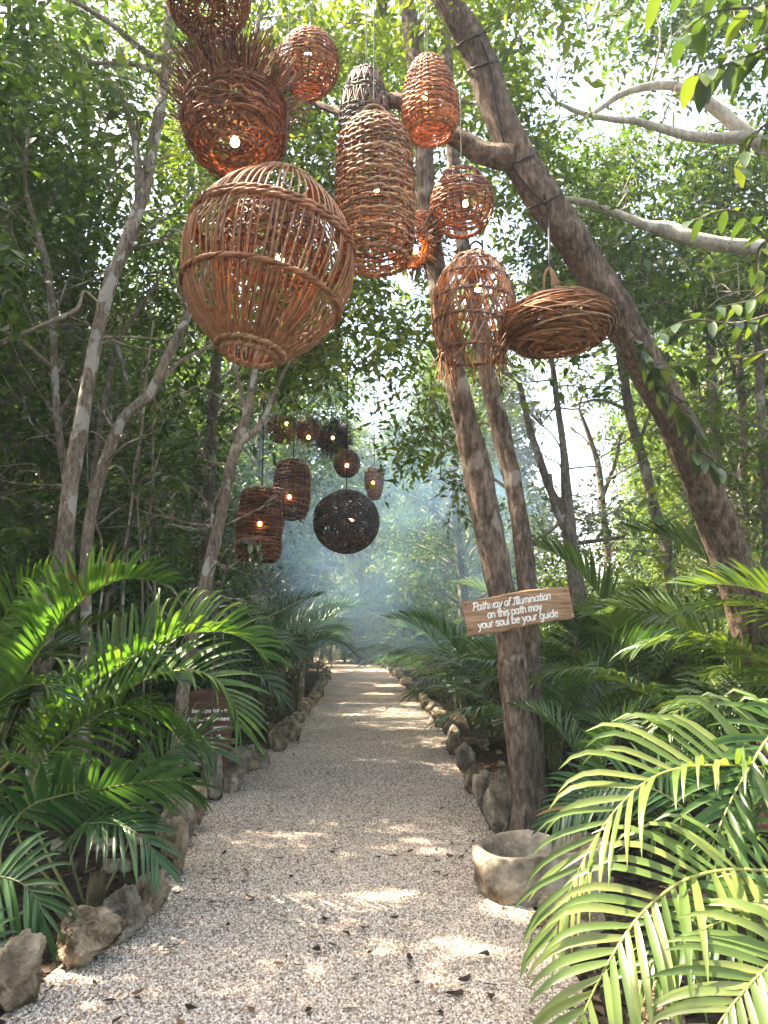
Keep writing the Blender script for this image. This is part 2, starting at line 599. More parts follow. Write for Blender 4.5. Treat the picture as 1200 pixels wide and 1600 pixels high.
def axis(lo, hi, near, step, far):
    a = list(np.arange(-near, near + 1e-6, step))
    b, s = a[-1], step
    while b < far:
        s *= 1.25
        b += s
        a.append(b)
    b, s = a[0], step
    while b > -far:
        s *= 1.25
        b -= s
        a.insert(0, b)
    return np.array(a)


gx = axis(0, 0, 5, 0.12, 180)
gy = axis(0, 0, 15, 0.15, 200) + 12
X, Y = np.meshgrid(gx, gy)
Z = ground_z(X, Y)
nx, ny = len(gx), len(gy)
i, j = np.meshgrid(np.arange(nx - 1), np.arange(ny - 1))
k = (j * nx + i).ravel()
mb = MB().add(np.stack([X, Y, Z], -1), np.stack([k, k + 1, k + nx + 1, k + nx], -1))
tag(mb.build('ground', M['soil']), kind='structure')

py = np.concatenate([np.arange(-4, 16, 0.1), np.arange(16, le[-1, 1], 0.3)])
t = np.linspace(0, 1, 22)
PX = (xl(py) - 0.10)[:, None] * (1 - t) + (xr(py) + 0.10)[:, None] * t
PY = np.repeat(py[:, None], 22, 1)
PZ = 0.012 + 0.010 * vnoise(np.stack([PX * 1.6, PY * 1.6, 0 * PX], -1), 8) + 0.006 * vnoise(np.stack([PX * 5, PY * 5, 0 * PX], -1), 9)
i, j = np.meshgrid(np.arange(21), np.arange(len(py) - 1))
k = (j * 22 + i).ravel()
mb = MB().add(np.stack([PX, PY, PZ], -1), np.stack([k, k + 1, k + 23, k + 22], -1))
tag(mb.build('path', M['gravel_bed']), kind='structure')

# loose gravel: one small chipping on each point, turned and stretched at random
rng = np.random.default_rng(11)
NG = 190000
gy_ = 2.2 + 15.0 * rng.random(NG) ** 1.9
gt = rng.random(NG)
gxx = (xl(gy_) - 0.05) * (1 - gt) + (xr(gy_) + 0.05) * gt
gz = 0.012 + 0.010 * vnoise(np.stack([gxx * 1.6, gy_ * 1.6, 0 * gxx], -1), 8) + 0.006 * vnoise(np.stack([gxx * 5, gy_ * 5, 0 * gxx], -1), 9)
me = bpy.data.meshes.new('gravel')
me.vertices.add(NG)
me.vertices.foreach_set('co', np.stack([gxx, gy_, gz], -1).astype(np.float32).ravel())
me.update()
gravel = bpy.data.objects.new('gravel', me)
COL.objects.link(gravel)
tag(gravel, kind='stuff', label='loose pinkish beige gravel chippings covering the path')
ng = bpy.data.node_groups.new('gravel_scatter', 'GeometryNodeTree')
ng.interface.new_socket('Geometry', in_out='INPUT', socket_type='NodeSocketGeometry')
ng.interface.new_socket('Geometry', in_out='OUTPUT', socket_type='NodeSocketGeometry')
gi, go = ng.nodes.new('NodeGroupInput'), ng.nodes.new('NodeGroupOutput')
ico = ng.nodes.new('GeometryNodeMeshIcoSphere')
ico.inputs['Radius'].default_value = 0.0076
ico.inputs['Subdivisions'].default_value = 1
sm = ng.nodes.new('GeometryNodeSetMaterial')
sm.inputs['Material'].default_value = M['gravel_stone']
iop = ng.nodes.new('GeometryNodeInstanceOnPoints')
rr_ = ng.nodes.new('FunctionNodeRandomValue')
rr_.data_type = 'FLOAT_VECTOR'
rr_.inputs['Min'].default_value = (-3.2, -3.2, -3.2)
rr_.inputs['Max'].default_value = (3.2, 3.2, 3.2)
rs_ = ng.nodes.new('FunctionNodeRandomValue')
rs_.data_type = 'FLOAT_VECTOR'
rs_.inputs['Min'].default_value = (0.55, 0.45, 0.4)
rs_.inputs['Max'].default_value = (1.45, 1.05, 0.9)
rs_.inputs['Seed'].default_value = 5
lk = ng.links.new
lk(gi.outputs[0], iop.inputs['Points'])
lk(ico.outputs['Mesh'], sm.inputs['Geometry'])
lk(sm.outputs[0], iop.inputs['Instance'])
lk(rr_.outputs['Value'], iop.inputs['Rotation'])
lk(rs_.outputs['Value'], iop.inputs['Scale'])
lk(iop.outputs[0], go.inputs[0])
gravel.modifiers.new('scatter', 'NODES').node_group = ng


# ------------------------------------------------------------------ stones along the path
def ico(sub):
    bm_v = [(-1, 1.618, 0), (1, 1.618, 0), (-1, -1.618, 0), (1, -1.618, 0), (0, -1, 1.618), (0, 1, 1.618), (0, -1, -1.618), (0, 1, -1.618),
            (1.618, 0, -1), (1.618, 0, 1), (-1.618, 0, -1), (-1.618, 0, 1)]
    V = [np.array(v) / np.linalg.norm(v) for v in bm_v]
    F = [(0, 11, 5), (0, 5, 1), (0, 1, 7), (0, 7, 10), (0, 10, 11), (1, 5, 9), (5, 11, 4), (11, 10, 2), (10, 7, 6), (7, 1, 8), (3, 9, 4), (3, 4, 2), (3, 2, 6),
         (3, 6, 8), (3, 8, 9), (4, 9, 5), (2, 4, 11), (6, 2, 10), (8, 6, 7), (9, 8, 1)]
    for _ in range(sub):
        mid, F2 = {}, []

        def m_(a, b):
            key = (min(a, b), max(a, b))
            if key not in mid:
                v = V[a] + V[b]
                V.append(v / np.linalg.norm(v))
                mid[key] = len(V) - 1
            return mid[key]
        for a, b, c in F:
            ab, bc, ca = m_(a, b), m_(b, c), m_(c, a)
            F2 += [(a, ab, ca), (b, bc, ab), (c, ca, bc), (ab, bc, ca)]
        F = F2
    return np.array(V), np.array(F)


ICO = {s: ico(s) for s in (2, 3, 4, 5)}


def rock(w, dpt, h, seed, sub):
    V, F = ICO[sub]
    r = np.random.default_rng(seed)
    V = V.copy()
    for _ in range(11):
        nrm = unit(r.normal(size=3))
        cut = r.uniform(0.50, 0.86)
        dist = V @ nrm
        over = np.maximum(dist - cut, 0)
        V = V - over[:, None] * nrm * 0.93
    V = V + unit(V) * (0.09 * vnoise(V * 1.9 + seed, seed) + 0.09 * vnoise(V * 4.2 + seed, seed + 2) + 0.06 * vnoise(V * 9 + seed, seed + 3) - 0.05 * np.abs(vnoise(V * 7 + seed, seed + 6)) + 0.035 * vnoise(V * 19 + seed, seed + 4) + (0.02 * vnoise(V * 40, seed + 5) if sub > 3 else 0))[:, None]
    V = V - (V.max(0) + V.min(0)) / 2
    V = V / (V.max(0) - V.min(0))
    a = r.uniform(0, 6.28)
    c, s = math.cos(a), math.sin(a)
    V = V @ np.array([[c, -s, 0], [s, c, 0], [0, 0, 1]])
    V = V / (V.max(0) - V.min(0)) * np.array([w, dpt, h])
    return V, F


STONE_N = [0]


def stone(px, pyb, wpx, hpx, label, group=None, mat=None, name='border_stone', deep=1.0):
    g = G(px, pyb)
    k = mpp(g)
    w, h = wpx * k, hpx * k
    seed = 100 + STONE_N[0]
    STONE_N[0] += 1
    dpt = max(w, h * 0.7) * deep
    V, F = rock(w, dpt, h * 1.12, seed, 5 if wpx > 75 else 4 if wpx > 40 else (3 if wpx > 18 else 2))
    c = np.array([g[0], g[1] + dpt * 0.42, h * 0.56 - 0.06 * h])
    base = (c[0], c[1], 0)
    mb = MB().add(V + c, F)
    o = mb.build(name, M[mat or ('stone_grey' if seed % 3 == 0 else 'stone_tan')], origin=base, smooth=wpx < 40)
    return tag(o, label, 'stone', group)


GL, GR = 'stones edging the left side of the path', 'stones edging the right side of the path'
stone(2, 1600, 92, 118, 'mossy tan boulder in the bottom left corner, under the dark palm frond', GL)
stone(118, 1525, 108, 88, 'large dark-topped tan boulder at the front of the left stone border', GL, 'stone_tan')
stone(180, 1480, 82, 82, 'knobbly cream rock between the dark-topped boulder and a ruddy block', GL)
stone(228, 1440, 58, 66, 'ruddy squared block beside the knobbly cream rock', GL)
stone(262, 1385, 42, 92, 'narrow upright slab of stone standing at the left gravel edge', GL, 'stone_tan', deep=1.3)
stone(266, 1332, 62, 84, 'pale lumpy rock just beyond the narrow upright slab', GL)
stone(298, 1306, 40, 76, 'tall brown stone in the left border with a pitted face', GL)
stone(326, 1258, 34, 78, 'post-shaped grey stone with a pale cap in front of the text board', GL, 'stone_grey')
stone(362, 1242, 58, 66, 'rounded brown boulder leaning beside the post-shaped grey stone', GL)
stone(318, 1216, 52, 46, 'flat pinkish rock lying at the foot of the text board', GL)
stone(378, 1208, 52, 38, 'jagged yellowish rock perched behind the rounded brown boulder', GL)
stone(402, 1204, 36, 40, 'grey rounded cobble at the gravel edge past the jagged yellowish rock', GL, 'stone_grey')
stone(432, 1178, 32, 34, 'upright wedge of stone on the left where the border turns darker', GL)
stone(455, 1162, 28, 34, 'brown egg-shaped stone beneath the drooping left palm frond', GL)
stone(790, 1322, 56, 104, 'tall grey boulder leaning against the foot of the sign tree', GR, 'stone_grey')
stone(760, 1285, 40, 72, 'pointed grey stone left of the tall boulder by the sign tree', GR, 'stone_grey')
stone(742, 1246, 32, 48, 'weathered brown stone on the right path edge beyond the pointed one', GR)
stone(728, 1212, 34, 46, 'squat grey stone with a flat top on the right path edge', GR, 'stone_grey')
stone(712, 1184, 26, 36, 'small leaning stone on the right edge in front of two pale cobbles', GR)
stone(737, 1168, 20, 14, 'tiny white cobble on the dark soil left of the sign tree', GR)
stone(757, 1176, 26, 17, 'flat white cobble touching the dark soil nearest the sign tree', GR)
stone(905, 1502, 110, 96, 'brown boulder behind the hanging tips of the big pale palm frond', GR)
stone(1040, 1640, 95, 80, 'sandy rock at the bottom edge beneath the pale palm fronds', GR)
r_ = np.random.default_rng(5)
y = G(455, 1162)[1] + 0.5
cnt = {-1: 0, 1: 0}
ORDS = ['first', 'second', 'third', 'fourth', 'fifth', 'sixth', 'seventh', 'eighth', 'ninth', 'tenth', 'eleventh', 'twelfth', 'thirteenth', 'fourteenth', 'fifteenth', 'sixteenth', 'seventeenth', 'eighteenth', 'nineteenth', 'twentieth']
while y < 40:
    for side, grp in ((-1, GL), (1, GR)):
        if side > 0 and y < 10.6:
            continue
        x = (xl(y) if side < 0 else xr(y)) + side * (0.08 + 0.1 * r_.random())
        yy = y + r_.uniform(-0.1, 0.1)
        w = r_.uniform(0.18, 0.34)
        V, F = rock(w, r_.uniform(0.2, 0.34), r_.uniform(0.16, 0.32), int(1000 + y * 37 + side), 2)
        o = MB().add(V + np.array([x, yy, 0.09]), F).build('border_stone', M['stone_grey' if r_.random() < 0.4 else 'stone_tan'], origin=(x, yy, 0))
        n_ = cnt[side]
        cnt[side] += 1
        if n_ < 20:
            lb = f'{ORDS[n_]} rough stone beyond the egg-shaped one in the left border' if side < 0 else f'{ORDS[n_]} rough stone beyond the small leaning one in the right border'
        else:
            lb = 'tiny far stone of the left border near the end of the path' if side < 0 else 'tiny far stone of the right border near the end of the path'
        tag(o, lb, 'stone', grp)
    y += 0.30 + 0.012 * y
# cobbles lying on the soil behind the borders
for q in range(46):
    yy = r_.uniform(5.0, 14)
    side = -1 if r_.random() < 0.45 else 1
    x = (xl(yy) if side < 0 else xr(yy)) + side * r_.uniform(0.3, 0.9)
    w = r_.uniform(0.06, 0.16)
    V, F = rock(w, w * 0.9, w * 0.7, 2000 + q, 2)
    o = MB().add(V + np.array([x, yy, ground_z(x, yy) + w * 0.2]), F).build('cobble', M['stone_grey' if q % 2 else 'stone_tan'], origin=(x, yy, float(ground_z(x, yy))))
    tag(o, 'small cobble half sunk in the dark soil behind the left border' if side < 0 else 'small cobble half sunk in the dark soil behind the right border', 'stone', 'cobbles on the soil beside the path')

# hollowed stone trough on the right
tb = G(905, 1418) - np.array([0.17, 0, 0])
prof = [(0.0, 0.0), (0.78, 0.0), (0.92, 0.10), (0.99, 0.24), (1.0, 0.31), (0.97, 0.345), (0.90, 0.35), (0.84, 0.325), (0.78, 0.24), (0.66, 0.15), (0.4, 0.12), (0.0, 0.115)]
prof = [tuple(q) for q in catmull(prof, 44)]
prof[0] = (0.0, 0.0)
prof[-1] = (0.0, 0.115)
na = 150
aa = np.arange(na) * 2 * math.pi / na
sgn = lambda v, p: np.sign(v) * np.abs(v) ** p
base_x, base_y = sgn(np.cos(aa), 0.60) * 0.42, sgn(np.sin(aa), 0.66) * 0.25
rows = []
for s, z in prof:
    sx, sy = (s, s) if s > 0.5 else (s, s)
    rows.append(np.stack([base_x * sx, base_y * sy, np.full(na, z)], -1))
R = np.stack(rows) * np.array([1, 1, 0.88])
R = R.reshape(-1, 3)
nrm = R * np.array([1, 1, 0.4])
R = R + unit(nrm) * (0.034 * vnoise(R * 4.5, 71) + 0.018 * vnoise(R * 11, 72) + 0.009 * vnoise(R * 27, 74) - 0.012 * np.abs(vnoise(R * 8, 75)))[:, None]
R[:, 2] = np.maximum(R[:, 2] + 0.016 * vnoise(R * 6, 73), -0.02)
ca, sa = math.cos(rad(14)), math.sin(rad(14))
R = R @ np.array([[ca, sa, 0], [-sa, ca, 0], [0, 0, 1]])
i, j = np.meshgrid(np.arange(na), np.arange(len(prof) - 1))
F = np.stack([j * na + i, j * na + (i + 1) % na, (j + 1) * na + (i + 1) % na, (j + 1) * na + i], -1).reshape(-1, 4)
o = MB().add(R + np.array([tb[0], tb[1] + 0.22, -0.01]), F).build('stone_trough', M['stone_trough'], origin=(tb[0], tb[1] + 0.22, 0))
tag(o, 'hollowed pale stone trough behind the big palm frond below the sign tree', 'trough')

# fallen leaves on the gravel, each its own object on shared meshes
def fallen_mesh(seed):
    r = np.random.default_rng(seed)
    n = 7
    t = np.linspace(0, 1, n)
    w = 0.23 * np.sin(math.pi * np.clip(t, 0.03, 1) ** 0.85) ** 0.8
    c = r.uniform(0.05, 0.28)
    z = c * (t - 0.5) ** 2 * 2 + 0.05
    Vc = np.stack([t - 0.5, 0.1 * r.normal() * np.sin(t * 3), z], -1)
    Vl = Vc + np.stack([0 * t, w, r.uniform(0.1, 0.5) * w], -1)
    Vr = Vc + np.stack([0 * t, -w, r.uniform(0.0, 0.5) * w], -1)
    V = np.stack([Vl, Vc, Vr], 1).reshape(-1, 3)
    F = []
    for a in range(n - 1):
        F += [(a * 3, a * 3 + 1, a * 3 + 4, a * 3 + 3), (a * 3 + 1, a * 3 + 2, a * 3 + 5, a * 3 + 4)]
    return MB().add(V, F).mesh('fallen_leaf', M['dead_leaf'])


FL = [fallen_mesh(s) for s in range(6)]
spots = [(350, 1334), (438, 1342), (388, 1367), (452, 1370), (388, 1402), (394, 1408), (356, 1446), (382, 1460), (442, 1434), (491, 1465), (519, 1478),
         (497, 1486), (555, 1524), (470, 1510), (546, 1578), (478, 1580), (268, 1482), (254, 1488), (286, 1458), (215, 1552), (170, 1565), (755, 1495), (640, 1510),
         (725, 1530), (704, 1553), (715, 1555), (765, 1540), (762, 1558), (651, 1538), (590, 1339), (612, 1338), (519, 1332), (545, 1294), (490, 1352), (306, 1407),
         (282, 1380), (276, 1396), (720, 1340), (826, 1458), (538, 1460), (577, 1490), (505, 1437)]
r_ = np.random.default_rng(21)
while len(spots) < 190:
    yy = 3.3 + 13 * r_.random() ** 1.4
    x = xl(yy) + (xr(yy) - xl(yy)) * r_.random()
    d_ = np.array([x, yy, 0]) - EYE
    zc = d_ @ FWD
    spots.append((600 + d_[0] / zc * FPX, 800 - (d_ @ UPV) / zc * FPX))
for q, (px, pyy) in enumerate(spots):
    g = G(px, pyy, 0.027)
    o = bpy.data.objects.new('fallen_leaf', FL[q % 6])
    o.location = g
    s = r_.uniform(0.05, 0.085) if q < 45 else r_.uniform(0.03, 0.07)
    o.scale = (s, s * r_.uniform(0.7, 1.25), s)
    o.rotation_euler = (r_.uniform(-0.25, 0.25), r_.uniform(-0.2, 0.2), r_.uniform(0, 6.28))
    COL.objects.link(o)
    tag(o, 'dry dark fallen leaf lying loose on the pale gravel path', 'leaf', 'fallen leaves on the gravel path')


# ------------------------------------------------------------------ leaves
def leaves_arrays(pos, d, nrm, length, width, simple=True, droop=0.12):
    """folded pointed leaves; returns V, F (triangles)"""
    n = len(pos)
    d = unit(d)
    s = unit(np.cross(d, nrm))
    u = np.cross(s, d)
    length = np.broadcast_to(length, (n,))[:, None]
    width = np.broadcast_to(width, (n,))[:, None]
    tip = pos + d * length - u * length * droop
    if simple:
        m = pos + d * length * 0.42 + u * width * 0.10
        V = np.stack([pos, m + s * width * 0.5, tip, m - s * width * 0.5], 1)
        b = np.arange(n)[:, None] * 4
        F = np.stack([b + np.array([0, 1, 2]), b + np.array([0, 2, 3])], 1)
    else:
        m = pos + d * length * 0.5
        a = pos + d * length * 0.36 + u * width * 0.14
        V = np.stack([pos, a + s * width * 0.5, m, tip, a - s * width * 0.5], 1)
        b = np.arange(n)[:, None] * 5
        F = np.stack([b + np.array([0, 1, 2]), b + np.array([1, 3, 2]), b + np.array([0, 2, 4]), b + np.array([2, 3, 4])], 1)
    return V.reshape(-1, 3), F.reshape(-1, 3)


def clump(rng, c, r, n, ll, flat=0.75, per=9):
    """leaf sprays in a ball: position, direction, normal, length arrays"""
    k = max(2, n // per)
    dirs = unit(rng.normal(size=(k, 3)) + np.array([0, 0, 0.15]))
    st = np.asarray(c) + dirs * (r * rng.random(k) ** 0.5)[:, None] * np.array([1, 1, flat])
    td = unit(dirs + 0.7 * rng.normal(size=(k, 3)) + np.array([0, 0, -0.10]))
    sd = unit(np.cross(td, np.array([0, 0, 1.0])) + 0.25 * rng.normal(size=(k, 3)))
    q = np.arange(per)
    L = ll * per * 0.42
    side = np.where(q % 2 == 0, 1.0, -1.0)
    pos = st[:, None, :] + td[:, None, :] * (q / per * L)[None, :, None]
    pos = pos + np.array([0, 0, -1.0]) * ((q / per) ** 2 * L * 0.25)[None, :, None]
    dd = td[:, None, :] * 0.55 + sd[:, None, :] * side[None, :, None] + np.array([0, 0, -0.28]) + 0.3 * rng.normal(size=(k, per, 3))
    nn = np.array([0, 0, 1.0]) + 0.45 * rng.normal(size=(k, per, 3))
    le_ = ll * rng.uniform(0.65, 1.2, (k, per))
    return pos.reshape(-1, 3), unit(dd).reshape(-1, 3), unit(nn).reshape(-1, 3), le_.ravel()


# openings in the roof of leaves, given by the spots of sun they let through to the ground
SPOTS = []


def spot_px(px, py, r, z=0.0, d=None):
    p = G(px, py) if d is None else P(px, py, d)
    g = p - SUN * (p[2] / SUN[2])
    SPOTS.append((g[0], g[1], r))


for a in [(665, 1322, .16), (700, 1335, .13), (735, 1308, .13), (640, 1400, .10), (620, 1388, .08), (598, 1492, .10), (630, 1495, .07), (712, 1472, .12), (755, 1490, .10), (700, 1512, .06),
          (600, 1108, .30), (560, 1118, .25), (640, 1112, .35), (650, 1140, .20), (600, 1143, .16), (590, 1085, .5), (610, 1072, .5), (520, 1180, .08), (455, 1180, .12), (745, 1330, .08), (545, 1100, .3)]:
    spot_px(*a)
for a in [(1000, 1230, .46, 0, 3.2), (1120, 1180, .5, 0, 3.3), (900, 1380, .26, 0, 3.1), (860, 1480, .20, 0, 3.1), (1050, 1400, .40, 0, 2.9), (960, 1540, .26, 0, 2.8), (1150, 1560, .3, 0, 2.6),
          (1150, 1100, .3, 0, 3.4), (1100, 1480, .26, 0, 2.8), (100, 950, .2, 0, 5.0), (200, 900, .25, 0, 5.0), (280, 1000, .16, 0, 5.1), (330, 1060, .14, 0, 5.0), (60, 1000, .35, 0, 5), (250, 1080, .3, 0, 4.9), (120, 1120, .3, 0, 5.0), (350, 1010, .25, 0, 5.0), (160, 1230, .25, 0, 4.5), (40, 1400, .2, 0, 3.9), (150, 1000, .3, 0, 5), (780, 1360, .2, 0, 4.8),
          (960, 930, .4, 0, 7.0), (1060, 880, .4, 0, 7.0), (420, 410, .16, 0, 4.6), (310, 480, .14, 0, 4.6), (580, 240, .15, 0, 4.8), (840, 470, .12, 0, 4.9), (715, 620, .2, 0, 6.2), (735, 700, .14, 0, 6.2),
          (1140, 190, .9, 0, 8), (1040, 170, .7, 0, 8), (960, 180, .4, 0, 8), (1100, 380, .5, 0, 8.4), (1080, 830, .15, 0, 6.4), (110, 700, .12, 0, 7), (140, 560, .1, 0, 7)]:
    spot_px(*a)
for q in ((-1.0, 40.5, 2.2), (0.6, 41.5, 2.2), (-1.9, 37.5, 2.4), (-1.5, 38, 1.2), (0.5, 38.5, 1.2), (-3, 39, 1.2), (-.3, 40, 1.5)):
    SPOTS.append((q[0] + .3, q[1], q[2]))


def sun_keep(pos, target_z=None):
    """False where a leaf would stand in one of the sunlit openings"""
    g = pos - SUN[None, :] * (pos[:, 2:3] / SUN[2])
    keep = np.ones(len(pos), bool)
    wob = 1 + 0.45 * vnoise(g * 7.0, 55)
    for x, y, r in SPOTS:
        keep &= ((g[:, 0] - x) ** 2 + (g[:, 1] - y) ** 2) > (r * wob) ** 2
    return keep


# ------------------------------------------------------------------ palms
def frond_parts(pts, n, L, W, v, a0, a1, droop, rng, up0=(0, 0, 1), bare=0.18, segs=4, tip=0.45, vtip=None, rows=(1, -1), r0=0.011, dpow=1.7):
    """rachis mesh builder and the list of leaflets (V, F)"""
    pts = np.asarray(pts, float)
    m = len(pts)
    T = unit(np.gradient(pts, axis=0))
    Nn = np.zeros_like(T)
    u = np.asarray(up0, float)
    for i_ in range(m):
        u = unit(u - T[i_] * (u @ T[i_]))
        Nn[i_] = u
    S = np.cross(T, Nn)
    rach = MB()
    tube(rach, pts, np.linspace(r0, r0 * 0.22, m), 6, ref=Nn, squash=0.8, caps=True)
    out = []
    ts = np.linspace(0, 1, segs + 1)
    wid = np.array([max(0.0, math.sin(math.pi * (0.10 + 0.90 * q) ** 0.8)) ** 0.75 for q in ts])
    wid[-1] = 0.02
    for side in rows:
        for q in range(n):
            u_ = (q + (0.5 if side > 0 else 0.0)) / n
            s = bare + (1 - bare) * u_
            f = s * (m - 1)
            i0 = min(int(f), m - 2)
            fr = f - i0
            p0 = pts[i0] * (1 - fr) + pts[i0 + 1] * fr
            t_, nn, sd = unit(T[i0] * (1 - fr) + T[i0 + 1] * fr), Nn[i0], S[i0] * side
            ll = L * (math.sin(math.pi * (0.13 + 0.70 * u_)) ** 0.8 * (1 - u_) + u_ * (tip + (1 - u_) * 0.9)) * rng.uniform(0.88, 1.08)
            al = rad(a0 + (a1 - a0) * u_ + rng.normal() * 4)
            vv = rad((v if vtip is None else v + (vtip - v) * u_) + rng.normal() * 6)
            d0 = t_ * math.cos(al) + (sd * math.cos(vv) + nn * math.sin(vv)) * math.sin(al)
            dr = droop * rng.uniform(0.75, 1.3)
            dirs = unit(d0[None, :] + np.array([0, 0, -1.0])[None, :] * (dr * ts ** dpow)[:, None])
            c = p0 + np.vstack([[0, 0, 0], np.cumsum((dirs[:-1] + dirs[1:]) / 2 * (ll / segs), 0)])
            nv = nn * math.cos(vv) - sd * math.sin(vv) + 0.12 * rng.normal(size=3)
            sv = unit(np.cross(dirs, nv))
            uv = np.cross(sv, dirs)
            w = (W * rng.uniform(0.85, 1.15) * (0.75 + 0.25 * math.sin(math.pi * min(1, u_ + 0.15))) * wid)[:, None] * 0.5
            Vl = c + sv * w + uv * w * 0.35
            Vr = c - sv * w + uv * w * 0.35
            V = np.stack([Vl, c, Vr], 1).reshape(-1, 3)
            F = []
            for a in range(segs):
                F += [(a * 3, a * 3 + 1, a * 3 + 4, a * 3 + 3), (a * 3 + 1, a * 3 + 2, a * 3 + 5, a * 3 + 4)]
            out.append((V, np.array(F)))
    return rach, out


def hero_frond(palm, px_pts, n, L, W, v, a0, a1, droop, mat, rng, stem='palm_stem', rows=(1, -1), base=None, **kw):
    pts = [P(*q) for q in px_pts]
    c = catmull(pts, 60)
    rach, lf = frond_parts(c, n, L, W, v, a0, a1, droop, rng, segs=6, rows=rows, **kw)
    fr = rach.build('frond', M[stem], palm)
    for V, F in lf:
        u_ = rng.random()
        if u_ < 0.035:
            continue
        MB().add(V, F).build('leaflet', M['palm_dead' if u_ > 0.993 else mat], fr)
    return fr


def palm_stem(palm, base, tips, mat='palm_stem_dark', r=0.022, name='stem'):
    for tpt in tips:
        b = np.asarray(base, float) + np.array([random.uniform(-.08, .08), random.uniform(-.08, .08), 0])
        mid = (b + tpt) / 2 + np.array([0, 0, 0.12])
        mb_ = MB()
        tube(mb_, catmull([b, mid, tpt], 14), np.linspace(r, r * 0.55, 14), 8, caps=True)
        mb_.build(name, M[mat], palm)


random.seed(3)
hr = np.random.default_rng(77)
# big pale palm in the bottom right corner
bx = np.array([2.75, 3.6, 0.0])
palm = thing('areca_palm', 'big pale yellow-green palm arching over the gravel in the bottom right corner', 'palm', bx)
hero_frond(palm, [(1560, 1400, 3.7), (1440, 1300, 3.6), (1330, 1240, 3.48), (1210, 1203, 3.4), (1120, 1196, 3.3), (1050, 1203, 3.22), (995, 1232, 3.15), (940, 1295, 3.1), (893, 1385, 3.05), (862, 1470, 3.02)],
           42, 0.54, 0.033, 72, 80, 26, 1.6, 'palm_leaflet_pale', hr, bare=0.02, tip=0.46, up0=(0, -0.25, 1), vtip=18, dpow=3.4)
hero_frond(palm, [(1320, 1400, 3.2), (1200, 1362, 3.1), (1090, 1368, 2.95), (1010, 1420, 2.85), (950, 1505, 2.75), (905, 1600, 2.7), (885, 1660, 2.68)],
           28, 0.42, 0.033, 12, 66, 34, 1.5, 'palm_leaflet_pale', hr, bare=0.10, tip=0.6, up0=(0, -0.55, 0.9), dpow=2.6)
hero_frond(palm, [(1380, 1450, 2.75), (1260, 1470, 2.7), (1190, 1520, 2.62), (1130, 1590, 2.55), (1090, 1660, 2.5)],
           24, 0.34, 0.032, 10, 66, 34, 0.7, 'palm_leaflet_pale', hr, bare=0.05, tip=0.6, up0=(0, -0.6, 0.8))
hero_frond(palm, [(1360, 1330, 3.1), (1260, 1400, 2.95), (1150, 1432, 2.85), (1060, 1470, 2.8), (1000, 1520, 2.78)],
           22, 0.30, 0.028, 8, 62, 30, 0.8, 'palm_leaflet_mid', hr, bare=0.12, tip=0.6, up0=(0, -0.5, 0.9))
hero_frond(palm, [(1340, 1160, 3.5), (1230, 1130, 3.45), (1165, 1210, 3.3), (1125, 1290, 3.2), (1100, 1360, 3.15)],
           16, 0.36, 0.030, 18, 60, 25, 0.9, 'palm_leaflet_mid', hr, bare=0.2, tip=0.6, up0=(-0.4, -0.5, 0.8))
palm_stem(palm, bx, [P(1560, 1400, 3.7), P(1320, 1400, 3.2), P(1380, 1450, 2.75), P(1340, 1160, 3.5)], 'palm_stem')
# young palm behind it with a fan-like frond in shade
bx = G(1120, 1400)
palm = thing('areca_palm', 'young dark green palm with a narrow fan of leaflets above the stone trough', 'palm', bx)
hero_frond(palm, [(1110, 1380, 4.6), (1100, 1330, 4.55), (1075, 1296, 4.45), (1040, 1290, 4.3), (1015, 1310, 4.2)], 16, 0.26, 0.018, 8, 60, 30, 0.35, 'palm_leaflet_mid', hr, 'palm_stem_dark', bare=0.35, tip=0.8)
hero_frond(palm, [(1110, 1390, 4.6), (1130, 1300, 4.7), (1120, 1220, 4.7), (1060, 1190, 4.6), (990, 1215, 4.5)], 24, 0.36, 0.026, 15, 62, 30, 0.6, 'palm_leaflet_dark', hr, 'palm_stem_dark', bare=0.35)
hero_frond(palm, [(1110, 1390, 4.6), (1090, 1290, 4.8), (1010, 1230, 4.9), (920, 1240, 4.9), (860, 1290, 4.8)], 24, 0.36, 0.026, 15, 62, 30, 0.6, 'palm_leaflet_dark', hr, 'palm_stem_dark', bare=0.35)
hero_frond(palm, [(1110, 1390, 4.6), (1160, 1310, 4.6), (1190, 1240, 4.55), (1240, 1210, 4.5)], 20, 0.36, 0.026, 15, 62, 30, 0.6, 'palm_leaflet_dark', hr, 'palm_stem_dark', bare=0.3)
# left front palm: tall backlit fronds
bx = np.array([-2.75, 5.1, 0.0])
palm = thing('areca_palm', 'tall sunlit palm at the left edge with upright comb-like fronds', 'palm', bx)
hero_frond(palm, [(-40, 1260, 5.1), (5, 1130, 5.1), (50, 1035, 5.1), (110, 955, 5.05), (170, 912, 5.0), (220, 903, 4.95), (258, 914, 4.9)],
           58, 0.46, 0.028, 62, 78, 36, 1.1, 'palm_leaflet_mid', hr, bare=0.22, tip=0.42, up0=(-0.6, -0.35, 0.6), rows=(1, -1), dpow=4.0)
hero_frond(palm, [(-60, 1275, 5.2), (0, 1205, 5.2), (95, 1118, 5.2), (195, 1040, 5.2), (275, 996, 5.15), (340, 987, 5.1), (385, 1000, 5.05), (415, 1032, 5.0)],
           56, 0.48, 0.030, 50, 74, 34, 1.3, 'palm_leaflet_mid', hr, bare=0.25, tip=0.5, up0=(-0.4, -0.35, 0.8), dpow=3.5)
